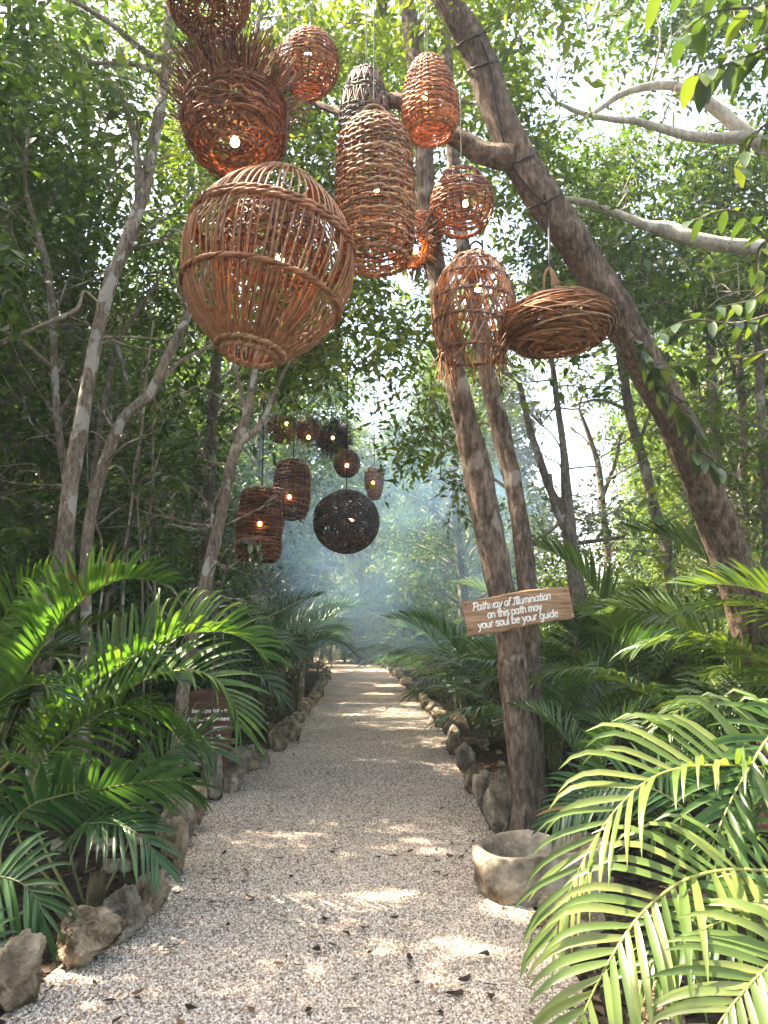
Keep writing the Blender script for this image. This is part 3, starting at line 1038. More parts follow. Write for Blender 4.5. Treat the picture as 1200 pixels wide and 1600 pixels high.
hero_frond(palm, [(-60, 1290, 5.0), (10, 1215, 5.0), (125, 1125, 5.0), (215, 1068, 4.95), (285, 1047, 4.9), (335, 1060, 4.85), (365, 1098, 4.8), (375, 1140, 4.8)],
           44, 0.42, 0.030, 30, 70, 30, 0.65, 'palm_leaflet_mid', hr, bare=0.25, tip=0.6, up0=(-0.3, -0.3, 0.9))
hero_frond(palm, [(-50, 1180, 5.6), (-30, 1080, 5.7), (-10, 1000, 5.7), (30, 930, 5.6), (80, 890, 5.5)],
           30, 0.42, 0.030, 30, 68, 30, 0.4, 'palm_leaflet_mid', hr, bare=0.2)
hero_frond(palm, [(-70, 1240, 5.0), (-30, 1130, 4.9), (20, 1080, 4.8), (70, 1070, 4.7), (100, 1095, 4.65)],
           26, 0.40, 0.030, 20, 68, 30, 0.5, 'palm_leaflet_dark', hr, bare=0.2)
hero_frond(palm, [(-60, 1310, 5.3), (20, 1180, 5.4), (90, 1090, 5.45), (170, 1030, 5.5), (240, 1030, 5.5), (290, 1070, 5.5)],
           30, 0.42, 0.030, 20, 68, 30, 0.5, 'palm_leaflet_dark', hr, bare=0.2)
palm_stem(palm, bx, [P(-40, 1260, 5.1), P(-60, 1275, 5.2), P(-60, 1290, 5.0), P(-50, 1180, 5.6), P(-70, 1240, 5.0), P(-60, 1310, 5.3)])
# left front palm: dark drooping fronds over the stones
bx = G(147, 1452)
palm = thing('areca_palm', 'dark green palm on a thick brown foot drooping over the left border stones', 'palm', bx)
hero_frond(palm, [(20, 1440, 4.6), (0, 1330, 4.7), (40, 1265, 4.65), (100, 1242, 4.6), (160, 1232, 4.5), (220, 1222, 4.45), (275, 1218, 4.4), (300, 1228, 4.38)],
           30, 0.42, 0.040, -4, 68, 30, 0.75, 'palm_leaflet_dark', hr, 'palm_stem', bare=0.30, tip=0.5, up0=(0, -0.5, 0.9))
hero_frond(palm, [(140, 1440, 4.55), (110, 1330, 4.6), (130, 1290, 4.5), (180, 1288, 4.4), (225, 1310, 4.35), (250, 1350, 4.3)],
           26, 0.32, 0.024, 0, 66, 30, 0.8, 'palm_leaflet_dark', hr, 'palm_stem_dark', bare=0.35, tip=0.6)
hero_frond(palm, [(130, 1440, 4.6), (60, 1300, 4.9), (60, 1200, 5.0), (150, 1120, 5.0), (215, 1102, 4.95), (270, 1112, 4.9), (312, 1150, 4.85)],
           38, 0.40, 0.028, 10, 68, 30, 0.8, 'palm_leaflet_mid', hr, bare=0.35, tip=0.6)
hero_frond(palm, [(140, 1440, 4.6), (40, 1330, 4.8), (30, 1270, 4.75), (70, 1215, 4.7), (105, 1213, 4.6), (130, 1232, 4.5)],
           16, 0.20, 0.016, 5, 66, 34, 0.8, 'palm_leaflet_mid', hr, bare=0.45, tip=0.6)
hero_frond(palm, [(140, 1440, 4.6), (200, 1320, 4.8), (250, 1190, 4.95), (310, 1150, 4.9), (340, 1180, 4.85)],
           26, 0.34, 0.024, 5, 66, 34, 0.8, 'palm_leaflet_dark', hr, 'palm_stem_dark', bare=0.4, tip=0.6)
mb = MB()
trunk_tube(mb, [G(147, 1452) - [0, 0, .05], P(150, 1400, G(147, 1452)[1] + .02), P(152, 1362, G(147, 1452)[1] + .05)], [0.062, 0.055, 0.04], 14, 5, 0.08, 0.03)
mb.build('trunk', M['palm_trunk'], palm)
palm_stem(palm, bx + np.array([-.15, .1, 0]), [P(20, 1440, 4.6)])
# bottom left dark frond
bx = np.array([-2.35, 3.95, 0.0])
palm = thing('areca_palm', 'dark glossy palm frond cut by the left edge above the corner boulder', 'palm', bx)
hero_frond(palm, [(-160, 1490, 4.0), (-90, 1405, 3.95), (-20, 1372, 3.9), (30, 1378, 3.8), (62, 1412, 3.75), (70, 1460, 3.72)],
           24, 0.36, 0.034, 8, 70, 28, 0.55, 'palm_leaflet_dark', hr, 'palm_stem_dark', bare=0.2, tip=0.5, up0=(0.1, -0.75, 0.6))
hero_frond(palm, [(-160, 1500, 3.9), (-100, 1470, 3.8), (-40, 1478, 3.7), (0, 1500, 3.65), (25, 1540, 3.62)],
           18, 0.24, 0.026, 8, 70, 28, 0.6, 'palm_leaflet_dark', hr, 'palm_stem_dark', bare=0.2, tip=0.5, up0=(0.1, -0.75, 0.6))
palm_stem(palm, bx, [P(-160, 1490, 4.0)])

# the other palms: shared fronds, every frond an object of its own
FROND = []
for q in range(7):
    r_ = np.random.default_rng(300 + q)
    Lr = 1.0
    a_up = rad([72, 62, 55, 66, 48, 76, 40][q])
    th = a_up - np.linspace(0, rad([85, 95, 80, 110, 75, 70, 70][q]), 26) ** 1.0 * np.linspace(0.2, 1, 26)
    st = np.stack([np.cos(th), 0.10 * np.sin(np.linspace(0, 2, 26)) * (1 if q % 2 else -1), np.sin(th)], -1) / 26 * 1.9
    pts = np.vstack([[0, 0, 0], np.cumsum(st, 0)])
    ra, lf = frond_parts(pts, 34, 0.48, 0.032, [25, 15, 8, 20, 5, 40, 5][q], 66, 28, [0.5, 0.7, 0.8, 0.7, 0.9, 0.35, 0.8][q], r_, up0=(-1, 0, 0.3), bare=0.24, segs=4, r0=0.012)
    mbs = MB()
    for V, F in lf:
        mbs.add(V, F)
    FROND.append((ra, mbs))
FROND_MESH = {}
for mt, st in (('palm_dark', 'palm_stem_dark'), ('palm_mid', 'palm_stem')):
    for q, (ra, lf) in enumerate(FROND):
        me = MB().add(np.vstack(ra.V), np.vstack([f for f in ra.F if f.shape[1] == 4])).mesh('frond', M[st])
        me2 = MB()
        me2.add(np.vstack(ra.V), np.vstack([f for f in ra.F if f.shape[1] == 4]))
        o_ = me2.n
        me2.add(lf.verts(), np.vstack(lf.F))
        me = me2.mesh('frond', M[st])
        me.materials.append(M[mt])
        nr = len(me2.F[0])
        idx = np.ones(len(me.polygons), np.int32)
        idx[:nr] = 0
        me.polygons.foreach_set('material_index', idx)
        FROND_MESH[(mt, q)] = me


def palm_copy(x, y, s, n, mat, label, group, seed, spread=0.16):
    r_ = np.random.default_rng(seed)
    z = float(ground_z(x, y))
    root = thing('areca_palm', label, 'palm', (x, y, z), group)
    mb_ = MB()
    tips = []
    for q in range(max(2, n // 4)):
        a = r_.uniform(0, 6.28)
        b = np.array([x, y, z]) + np.array([math.cos(a), math.sin(a), 0]) * r_.uniform(0.02, spread)
        tp = b + np.array([math.cos(a) * 0.18, math.sin(a) * 0.18, r_.uniform(0.25, 0.75) * s])
        tube(mb_, catmull([b - [0, 0, .05], (b + tp) / 2 + [0, 0, 0.05], tp], 8), np.linspace(0.028, 0.018, 8) * s, 7)
        tips.append(tp - np.array([x, y, z]))
    mb_.build('stem', M['palm_stem_dark'], root)
    for q in range(n):
        tp = tips[q % len(tips)]
        k = q % 7 if q > 2 else (0, 5, 3)[q]
        link_child('frond', FROND_MESH[(mat, k)], root, tuple(tp * 0.97), (r_.normal() * 0.08, r_.normal() * 0.08, q * 2.4 + r_.uniform(0, 0.9)), s * r_.uniform(0.82, 1.12))
    return root


ORD = ['nearest', 'second', 'third', 'fourth', 'fifth', 'sixth', 'seventh', 'eighth', 'ninth', 'tenth', 'eleventh', 'twelfth', 'thirteenth', 'fourteenth', 'fifteenth', 'sixteenth', 'seventeenth',
       'eighteenth', 'nineteenth', 'twentieth', 'twenty-first', 'twenty-second', 'twenty-third', 'twenty-fourth']
LP = 'areca palms crowding the left side of the path'
RP = 'areca palms crowding the right side of the path'
pr = np.random.default_rng(8)
for q_, (x, y, s, n, mt) in enumerate(sorted([(-2.35, 8.6, .92, 12, 'palm_dark'), (-2.6, 10.4, 1.0, 12, 'palm_dark'), (-2.3, 12.2, 1.0, 12, 'palm_dark'), (-2.5, 14.5, 1.05, 11, 'palm_dark'), (-2.35, 17, 1.0, 11, 'palm_dark'),
                         (-2.4, 20, 1.1, 11, 'palm_dark'), (-2.3, 24, 1.1, 10, 'palm_mid'), (-2.2, 28.5, 1.1, 10, 'palm_mid'), (-3.6, 7.6, 1.0, 12, 'palm_mid'), (-4.0, 9.6, 1.1, 11, 'palm_dark'),
                         (-3.3, 6.3, .9, 11, 'palm_dark'), (-4.6, 6.9, 1.1, 11, 'palm_mid'), (-4.2, 12.6, 1.1, 10, 'palm_dark'), (-3.9, 16, 1.1, 10, 'palm_dark')], key=lambda t: t[1])):
    if y > 11 and x > -3:
        x = float(xl(y)) - 0.55
    palm_copy(x, y, s, n, mt, f'{ORD[q_]} palm from the viewer among the shaded ones behind the left stone border', LP, int(y * 10))
for q_, (x, y, s, n, mt) in enumerate(sorted([(1.75, 7.3, .85, 11, 'palm_dark'), (1.9, 9.0, .9, 12, 'palm_dark'), (1.95, 11.0, .95, 12, 'palm_dark'), (1.85, 13, 1.0, 12, 'palm_dark'), (1.75, 15.4, 1.0, 11, 'palm_dark'),
                         (1.7, 18, 1.0, 11, 'palm_dark'), (1.5, 21, 1.05, 11, 'palm_dark'), (1.25, 25, 1.1, 10, 'palm_mid'), (.85, 30, 1.1, 10, 'palm_mid'), (2.7, 7.9, 1.05, 12, 'palm_mid'),
                         (3.0, 9.8, 1.15, 12, 'palm_mid'), (3.3, 12, 1.2, 11, 'palm_mid'), (3.0, 15, 1.2, 10, 'palm_mid'), (2.9, 6.3, 1.0, 12, 'palm_mid'), (3.9, 8.2, 1.25, 12, 'palm_mid'), (4.6, 10.4, 1.25, 10, 'palm_mid'),
                         (2.3, 5.6, .62, 10, 'palm_dark'), (1.7, 5.9, .5, 9, 'palm_dark'), (3.6, 5.4, 1.0, 11, 'palm_mid'), (2.9, 18.5, 1.2, 10, 'palm_dark')], key=lambda t: t[1])):
    if y > 10 and x < 2.1:
        x = float(xr(y)) + 0.6
    palm_copy(x, y, s, n, mt, f'{ORD[q_]} palm from the viewer in the green thicket behind the right stone border', RP, int(y * 10) + 7)


# ------------------------------------------------------------------ trees
def traced(pts):
    """pixel trace (px, py, distance ahead, width in pixels) -> points and radii"""
    p = np.array([P(a, b, c) for a, b, c, w in pts])
    r = np.array([w * 0.40 * mpp(q) for q, (a, b, c, w) in zip(p, pts)])
    return p, r


class Tree:
    def __init__(self, name, label, trunk, bark, base=None, group=None, rough=0.10, sides=18, step=0.05, buttress=0.0, cat='tree', seed=1, part='trunk', fine=0.035):
        self.fine = fine
        p, r = traced(trunk)
        if base is not None:
            p = np.vstack([base, p])
            r = np.concatenate([[r[0] * 1.12], r])
        self.root = thing(name, label, cat, tuple(p[0]), group)
        self.bark = bark
        self.seed = seed
        mb_ = MB()
        self.c, self.r = trunk_tube(mb_, p, r, sides, seed, rough, step, buttress, fine)
        mb_.build(part, M[bark], self.root)
        self.lines = [(self.c, self.r)]
        self.leaf = []
        self.limbs = MB()
        self.nl = 0
        self.nodes = []

    def limb(self, pts, part='limb', sides=12, rough=0.08, step=0.05, fine=0.02):
        p, r = traced(pts)
        mb_ = MB()
        self.seed += 1
        c, r = trunk_tube(mb_, p, r, sides, self.seed, rough, step, 0.0, fine)
        mb_.build(part, M[self.bark], self.root)
        self.lines.append((c, r))
        return self

    def clumps(self, rng, n, box, dist, rad_, leaves, ll, twig=True):
        for _ in range(n):
            px, py_ = rng.uniform(box[0], box[2]), rng.uniform(box[1], box[3])
            c = P(px, py_, rng.uniform(*dist))
            r = rng.uniform(*rad_)
            r *= 0.8
            f = rng.choice([0.8, 0.9, 1.25, 1.75])
            self.add_clump(rng, c, r, int(2.1 * leaves * r * r / 0.36 / f ** 1.4), ll * f, twig)
        return self

    def add_clump(self, rng, c, r, n, ll, twig=True):
        self.leaf.append(clump(rng, c, r, n, ll))
        if twig:
            best = None
            for (lc, lr) in self.lines + self.nodes:
                dd = np.linalg.norm(lc - c, axis=1) + np.maximum(lc[:, 2] - c[2] + 0.3, 0) * 1.2
                k_ = int(np.argmin(dd))
                if best is None or dd[k_] < best[0]:
                    best = (dd[k_], lc[k_], lr[k_])
            self.nodes.append((np.array([c]), np.array([0.012])))
            if best[0] > 1.5:
                return self
            s = best[1]
            mid = (s + c) / 2 + rng.normal(size=3) * 0.10 * np.linalg.norm(c - s) + np.array([0, 0, 0.08])
            L_ = np.linalg.norm(c - s)
            r0 = min(best[2] * 0.55, 0.008 + 0.007 * L_)
            tube(self.limbs, catmull([s, mid, c], 10), np.linspace(r0, 0.004, 10), 6)
            for _ in range(3):
                e = c + unit(rng.normal(size=3)) * r * 0.9
                st = c * 0.75 + mid * 0.25
                tube(self.limbs, catmull([st, (st + e) / 2 + rng.normal(size=3) * 0.05, e], 6), np.linspace(0.006, 0.002, 6), 4)
        return self

    def close(self, mat, simple=False, wide=0.42, cull=True):
        if self.limbs.n:
            tag(self.limbs.build('twigs', M[self.bark], self.root), kind='stuff')
        if self.leaf:
            pos, d, nn, ln = (np.concatenate([q[k] for q in self.leaf]) for k in range(4))
            if cull:
                kp = sun_keep(pos) & (pos[:, 2] > 0.25)
                pos, d, nn, ln = pos[kp], d[kp], nn[kp], ln[kp]
            V, F = leaves_arrays(pos, d, nn, ln, ln * wide, simple)
            MB().add(V, F).build('crown', M[mat], self.root, smooth=True)
        return self.root


tr = np.random.default_rng(40)
# sign tree: two stems joined at the foot
b0 = G(822, 1318)
T1 = Tree('forked_tree', 'rough brown tree of two stems beside the path that carries the wooden sign', [(822, 1200, b0[1], 66), (806, 1080, b0[1], 56), (795, 980, b0[1], 54), (772, 870, b0[1] - .02, 56), (750, 760, b0[1] - .05, 54), (728, 660, b0[1] - .1, 46), (704, 560, b0[1] - .1, 42), (684, 440, b0[1], 40), (668, 330, b0[1], 36), (660, 200, b0[1], 32), (640, 40, b0[1] + .1, 28), (610, -200, b0[1] + .3, 24), (590, -500, b0[1] + .6, 14)],
          'bark_brown', base=b0 - [0, 0, 0.1], buttress=0.34, seed=3, sides=56, step=0.02, rough=0.12, fine=0.06)
T1.limb([(838, 1290, b0[1] + .12, 56), (832, 1150, b0[1] + .14, 42), (826, 1000, b0[1] + .18, 38), (820, 880, b0[1] + .22, 36), (806, 780, b0[1] + .25, 34), (786, 690, b0[1] + .3, 36), (764, 600, b0[1] + .3, 32), (748, 520, b0[1] + .35, 28), (730, 420, b0[1] + .4, 26), (712, 300, b0[1] + .5, 24), (700, 120, b0[1] + .7, 20), (690, -100, b0[1] + 1, 16)], 'trunk', 48, 0.12, 0.02, 0.06)
T1.clumps(tr, 26, (470, -420, 860, 60), (5.6, 9.0), (0.4, 0.75), 230, 0.105)
T1.clumps(tr, 22, (620, 40, 860, 330), (7.6, 10.0), (0.4, 0.7), 230, 0.105)
T1.clumps(tr, 64, (430, 240, 720, 590), (7.4, 11.0), (0.35, 0.6), 200, 0.10)
T1.clumps(tr, 8, (630, 560, 720, 700), (7.4, 10.0), (0.3, 0.5), 200, 0.10)
T1.clumps(tr, 10, (620, 520, 720, 760), (7.4, 9.0), (0.25, 0.42), 190, 0.09)
T1.close('leaf_bright')

# leaning tree on the right
bl = G(1225, 1292)
T2 = Tree('leaning_tree', 'thick brown trunk leaning in from the right over the path, hung with the wicker lamps', [(1205, 1120, bl[1] - .05, 81), (1178, 1010, bl[1] - .15, 77), (1150, 900, bl[1] - .3, 74), (1112, 790, bl[1] - .45, 70), (1072, 690, bl[1] - .6, 67), (1022, 590, bl[1] - .75, 67), (972, 500, bl[1] - .9, 65), (915, 410, bl[1] - 1.0, 63), (858, 325, bl[1] - 1.1, 63), (812, 250, bl[1] - 1.15, 63), (775, 165, bl[1] - 1.2, 55), (745, 80, bl[1] - 1.25, 53), (700, 0, bl[1] - 1.3, 48), (630, -110, bl[1] - 1.3, 44), (520, -260, bl[1] - 1.4, 39), (380, -420, bl[1] - 1.5, 32), (200, -560, bl[1] - 1.4, 19)],
          'bark_lean', base=bl - [0, 0, 0.1], buttress=0.15, seed=12, sides=56, step=0.02, rough=0.12, fine=0.055)
dl = bl[1] - 1.1
T2.limb([(800, 246, dl - .1, 50), (758, 240, dl - .1, 42), (715, 216, dl - .1, 36), (660, 178, dl - .05, 30), (610, 158, dl, 28), (560, 180, dl + .15, 20), (520, 172, dl + .3, 14), (470, 150, dl + .5, 8)], 'branch', 30, 0.12, 0.025, 0.05)
T2.limb([(610, -140, dl - .2, 36), (500, -160, dl - .3, 30), (380, -150, dl - .35, 26), (260, -120, dl - .3, 20), (140, -80, dl - .2, 12)], 'branch', 14, 0.1)
T2.limb([(560, -210, dl - .3, 30), (700, -330, dl - .3, 26), (860, -420, dl - .3, 18), (1000, -480, dl - .2, 10)], 'branch', 14, 0.1)
T2.limb([(640, -100, dl - .2, 30), (600, -20, dl + 2.2, 24), (596, 60, dl + 4.2, 18), (602, 150, dl + 5.5, 14)], 'branch', 12, 0.1)
T2.clumps(tr, 30, (240, -420, 800, 10), (5.4, 9.5), (0.35, 0.7), 230, 0.105)
T2.clumps(tr, 60, (240, 20, 660, 300), (8.2, 10.5), (0.4, 0.75), 220, 0.105)
T2.close('leaf_bright')

# pale left trees
def left_tree(label, trunk, limbs, bark, boxes, mat, seed, rough=0.06, name='pale_tree'):
    g = G(trunk[0][0], trunk[0][1])
    t = Tree(name, label, trunk[1:], bark, base=P(trunk[0][0], trunk[0][1], trunk[0][2]) * [1, 1, 0] - [0, 0, 0.1], seed=seed, rough=rough, sides=24, step=0.03, fine=0.03)
    for l_ in limbs:
        t.limb(l_)
    for (n, box, dist, rr, lv, ll) in boxes:
        t.clumps(tr, n, box, dist, rr, lv, ll)
    # bare side twigs, crooked and forked
    wr = np.random.default_rng(seed + 700)
    lc, lr = t.lines[0]
    for _ in range(22 if 'dead' not in name else 3):
        k_ = int(wr.uniform(0.25, 0.95) * (len(lc) - 1))
        dv = unit(wr.normal(size=3) * [1, 0.7, 0.5] + np.array([0, 0, 0.45]))
        Lt = wr.uniform(0.4, 1.3)
        q1 = lc[k_] + dv * Lt * 0.4 + wr.normal(size=3) * 0.06
        q2 = lc[k_] + dv * Lt * 0.75 + wr.normal(size=3) * 0.12
        q3 = lc[k_] + dv * Lt + wr.normal(size=3) * 0.16
        tube(t.limbs, catmull([lc[k_], q1, q2, q3], 14), np.linspace(min(0.013, lr[k_] * 0.5), 0.0025, 14), 5)
        for _ in range(2):
            e_ = q2 + unit(dv + wr.normal(size=3) * 0.8) * Lt * 0.35
            tube(t.limbs, catmull([q1 * 0.4 + q2 * 0.6, (q2 + e_) / 2 + wr.normal(size=3) * 0.04, e_], 8), np.linspace(0.006, 0.002, 8), 4)
    return t.close(mat)


left_tree('mottled tree on the left with white lichen bands on its curving trunk',
          [(60, 1180, 7.0), (72, 960, 7.0, 34), (98, 860, 7.0, 32), (110, 760, 7.0, 30), (122, 690, 7.0, 30), (136, 610, 7.0, 26), (152, 520, 7.0, 25), (172, 440, 7.0, 25), (200, 370, 7.1, 24), (224, 300, 7.2, 24), (240, 220, 7.3, 22), (254, 150, 7.4, 20), (262, 60, 7.5, 18), (268, -60, 7.6, 15), (280, -220, 7.7, 10)],
          [[(218, 315, 7.15, 18), (214, 240, 7.2, 14), (202, 185, 7.3, 13), (185, 145, 7.3, 11), (160, 108, 7.4, 8)], [(262, 95, 7.45, 16), (225, 80, 7.2, 13), (180, 42, 7.0, 12), (140, 16, 6.9, 10), (95, -10, 6.8, 8)],
           [(262, 85, 7.45, 14), (300, 80, 7.1, 11), (350, 95, 6.9, 9), (410, 120, 6.8, 6)], [(256, 120, 7.4, 12), (210, 100, 7.3, 10), (150, 98, 7.2, 8), (118, 80, 7.2, 5)]],
          'bark_pale', [(26, (-60, -120, 330, 330), (6.6, 9.6), (0.35, 0.7), 230, 0.105)], 'leaf_mid', 21)
left_tree('tree left of the big cage lamp whose trunk bends right and runs up behind it',
          [(132, 1190, 7.4), (134, 1000, 7.4, 20), (133, 900, 7.4, 22), (142, 800, 7.4, 22), (166, 715, 7.4, 22), (192, 655, 7.4, 20), (236, 612, 7.5, 20), (258, 565, 7.5, 19), (290, 500, 7.6, 17), (330, 400, 7.7, 15), (370, 250, 7.8, 13), (400, 60, 8, 10), (420, -100, 8.2, 7)],
          [[(230, 622, 7.5, 10), (275, 570, 7.7, 8), (330, 540, 8.0, 6), (380, 520, 8.2, 4)]], 'bark_pale', [(14, (180, 230, 420, 560), (7.9, 9.6), (0.35, 0.6), 230, 0.10), (10, (280, -100, 470, 250), (7.6, 9.6), (0.35, 0.6), 230, 0.10)], 'leaf_mid', 22)
left_tree('thin pale tree nearest the left edge with a leaning top of bare twigs',
          [(118, 1190, 8.0), (112, 900, 8.0, 14), (104, 760, 8.0, 14), (94, 690, 8.0, 14), (86, 600, 8.0, 14), (82, 500, 8.0, 14), (74, 420, 8.0, 13), (56, 350, 8.0, 11), (40, 290, 8.0, 8), (44, 200, 8, 6)],
          [[(92, 650, 8, 9), (110, 620, 7.9, 8), (140, 570, 7.8, 7), (165, 500, 7.7, 5)], [(88, 580, 8, 8), (60, 555, 7.9, 8), (22, 525, 7.8, 7), (-30, 505, 7.7, 5)], [(-40, 550, 6.6, 10), (20, 528, 6.7, 9), (75, 505, 6.8, 8), (120, 482, 6.9, 7), (132, 455, 7.0, 5), (160, 480, 7.0, 4)]],
          'bark_pale', [(22, (-80, 230, 150, 640), (8.2, 10.5), (0.35, 0.65), 220, 0.10)], 'leaf_mid', 23)
left_tree('straight pale trunk with a short fork standing left of the stacked wicker drums',
          [(270, 1190, 7.6), (285, 1088, 7.6, 25), (300, 1000, 7.6, 25), (318, 925, 7.6, 26), (333, 860, 7.6, 24), (346, 800, 7.6, 21), (358, 740, 7.6, 20), (372, 690, 7.6, 19), (386, 645, 7.6, 15), (396, 590, 7.7, 12), (410, 500, 7.9, 10), (430, 420, 8.1, 7)],
          [[(370, 695, 7.6, 16), (392, 678, 7.6, 14), (412, 656, 7.7, 11), (430, 610, 7.9, 8), (455, 560, 8.1, 5)], [(384, 655, 7.6, 9), (374, 600, 7.6, 7), (360, 540, 7.6, 5)]],
          'bark_pale', [(12, (330, 520, 520, 650), (8.4, 9.8), (0.3, 0.5), 200, 0.095), (10, (360, 250, 560, 520), (8.6, 10.0), (0.35, 0.6), 200, 0.10)], 'leaf_mid', 24)
left_tree('slender grey sapling slanting up between the mottled tree and the bending one',
          [(128, 1170, 7.8), (134, 960, 7.8, 9), (138, 830, 7.8, 10), (148, 720, 7.8, 10), (164, 630, 7.8, 11), (180, 550, 7.8, 10), (206, 500, 7.8, 8), (240, 450, 7.9, 6), (258, 420, 8, 4)],
          [[(185, 545, 7.8, 7), (200, 600, 7.7, 5), (205, 612, 7.7, 4)]], 'bark_grey', [(10, (40, 640, 330, 840), (8.6, 10.5), (0.4, 0.65), 230, 0.10)], 'leaf_dark', 25)

# right background trunks seen under the sign and the leaning tree
def right_tree(label, trunk, limbs, bark, boxes, mat, seed, name='forest_tree'):
    return left_tree(label, trunk, limbs, bark, boxes, mat, seed, 0.08, name)


right_tree('grey mottled trunk standing directly behind the right end of the wooden sign',
           [(918, 1150, 9.5), (905, 960, 9.5, 32), (893, 860, 9.5, 28), (886, 780, 9.5, 22), (880, 700, 9.5, 14), (872, 640, 9.5, 12), (862, 560, 9.6, 10), (850, 450, 9.8, 7)],
           [[(890, 820, 9.5, 16), (862, 770, 9.6, 16), (842, 715, 9.7, 15), (828, 670, 9.8, 13), (812, 600, 10, 10)], [(888, 840, 9.5, 14), (866, 790, 9.3, 12), (858, 740, 9.2, 10)], [(893, 850, 9.5, 8), (930, 845, 9.4, 7), (975, 838, 9.3, 5)], [(886, 800, 9.5, 8), (860, 830, 9.3, 6), (820, 850, 9.2, 4)]],
           'bark_grey', [(6, (770, 430, 900, 560), (9, 12), (0.35, 0.6), 170, 0.10), (8, (860, 800, 980, 880), (10.5, 12), (0.3, 0.5), 190, 0.10)], 'leaf_grey', 31)
right_tree('thin dark trunk leaning left in the gap between the sign tree and the leaning tree',
           [(1075, 1150, 10.5), (1045, 880, 10.5, 22), (1024, 800, 10.5, 20), (1005, 720, 10.5, 20), (985, 650, 10.5, 18), (972, 570, 10.5, 18), (962, 490, 10.6, 16), (950, 380, 10.8, 13), (945, 250, 11, 9)],
           [[(998, 700, 10.5, 8), (1010, 660, 10.5, 7), (1030, 610, 10.6, 5)], [(980, 640, 10.5, 8), (940, 625, 10.4, 6), (905, 630, 10.3, 4)]], 'bark_grey',
           [(44, (830, 240, 1150, 520), (10, 13), (0.4, 0.7), 190, 0.105)], 'leaf_mid', 32)
right_tree('slim straight trunk far behind, left of the thin leaning one against the bright gap',
           [(960, 1120, 14), (950, 880, 14, 14), (942, 800, 14, 14), (935, 730, 14, 12), (920, 680, 14, 9), (905, 640, 14, 6)],
           [[(940, 780, 14, 8), (962, 720, 14, 7), (968, 680, 14, 5)]], 'bark_grey', [(5, (900, 540, 1000, 640), (13, 15), (0.5, 0.7), 110, 0.13)], 'leaf_grey', 33)
right_tree('dull trunk behind the upper part of the leaning tree on the right',
           [(1140, 1150, 11.5), (1130, 900, 11.5, 22), (1125, 780, 11.5, 24), (1118, 690, 11.5, 20), (1112, 600, 11.5, 18), (1108, 500, 11.6, 14), (1100, 380, 11.8, 10)],
           [], 'bark_pale', [(26, (1000, 380, 1290, 640), (9, 12.5), (0.4, 0.7), 180, 0.11)], 'leaf_mid', 34)
right_tree('slim trunk at the right edge behind sunlit yellow-green leaves',
           [(1205, 1150, 9.5), (1200, 900, 9.5, 16), (1194, 740, 9.5, 16), (1188, 620, 9.5, 15), (1180, 480, 9.6, 12)],
           [], 'bark_grey', [(22, (1040, 620, 1290, 860), (8.6, 11.5), (0.35, 0.6), 190, 0.11)], 'leaf_bright', 35)

# tree off to the right that reaches in with sunlit white branches
bw = np.array([5.6, 8.4, 0.0])
T3 = Tree('white_tree', 'white-barked tree reaching in from the right edge with sunlit forked branches', [(1420, 900, 8.3, 49), (1400, 600, 8.3, 44), (1340, 380, 8.2, 38), (1260, 270, 8.1, 34), (1195, 228, 8.0, 31), (1150, 196, 8.0, 28), (1118, 168, 8.0, 25), (1085, 148, 8.0, 21), (1052, 134, 8.0, 18), (1010, 136, 8.0, 15), (970, 148, 8.0, 13), (935, 172, 8.0, 9), (905, 190, 8.0, 6)],
          'bark_white', base=bw - [0, 0, .1], seed=41, sides=18, rough=0.05, step=0.05)
T3.limb([(1165, 214, 8.0, 25), (1120, 216, 8.0, 20), (1075, 212, 8.0, 18), (1030, 200, 8.0, 16), (995, 190, 8.0, 14), (950, 186, 8.0, 11), (905, 176, 8.0, 10), (870, 160, 8.0, 6)], 'branch')
T3.limb([(1350, 440, 8.4, 36), (1270, 400, 8.4, 33), (1200, 388, 8.4, 31), (1140, 384, 8.4, 30), (1085, 374, 8.4, 28), (1045, 360, 8.5, 33), (1010, 352, 8.5, 20), (960, 332, 8.6, 15), (915, 316, 8.6, 13), (862, 308, 8.7, 10), (820, 300, 8.8, 6)], 'branch')
T3.limb([(1340, 380, 8.2, 33), (1380, 150, 8.1, 28), (1400, -100, 8.0, 21), (1380, -350, 7.8, 14)], 'branch')
T3.clumps(tr, 135, (780, -260, 1290, 150), (7.4, 10.5), (0.35, 0.65), 210, 0.11)
T3.clumps(tr, 90, (800, 220, 1260, 520), (8.8, 11.0), (0.35, 0.65), 200, 0.11)
T3.close('leaf_mid')

# dead sapling in the smoke over the path
right_tree('bare pale sapling leaning right in the smoke below the dark wicker ball', [(470, 1040, 17), (480, 955, 17, 9), (495, 910, 17, 7), (510, 872, 17, 6), (530, 850, 17, 4)],
           [[(507, 885, 17, 4), (545, 890, 16.9, 3), (580, 903, 16.8, 2)], [(500, 900, 17, 3), (470, 898, 17, 2), (440, 905, 17, 1.5)], [(512, 870, 17, 3), (540, 866, 17, 2.4), (552, 880, 17, 1.5)]], 'bark_pale', [], 'leaf_mid', 51, 'dead_sapling')

# ---------------------------- forest trees behind: five kinds, copied
VAR = []


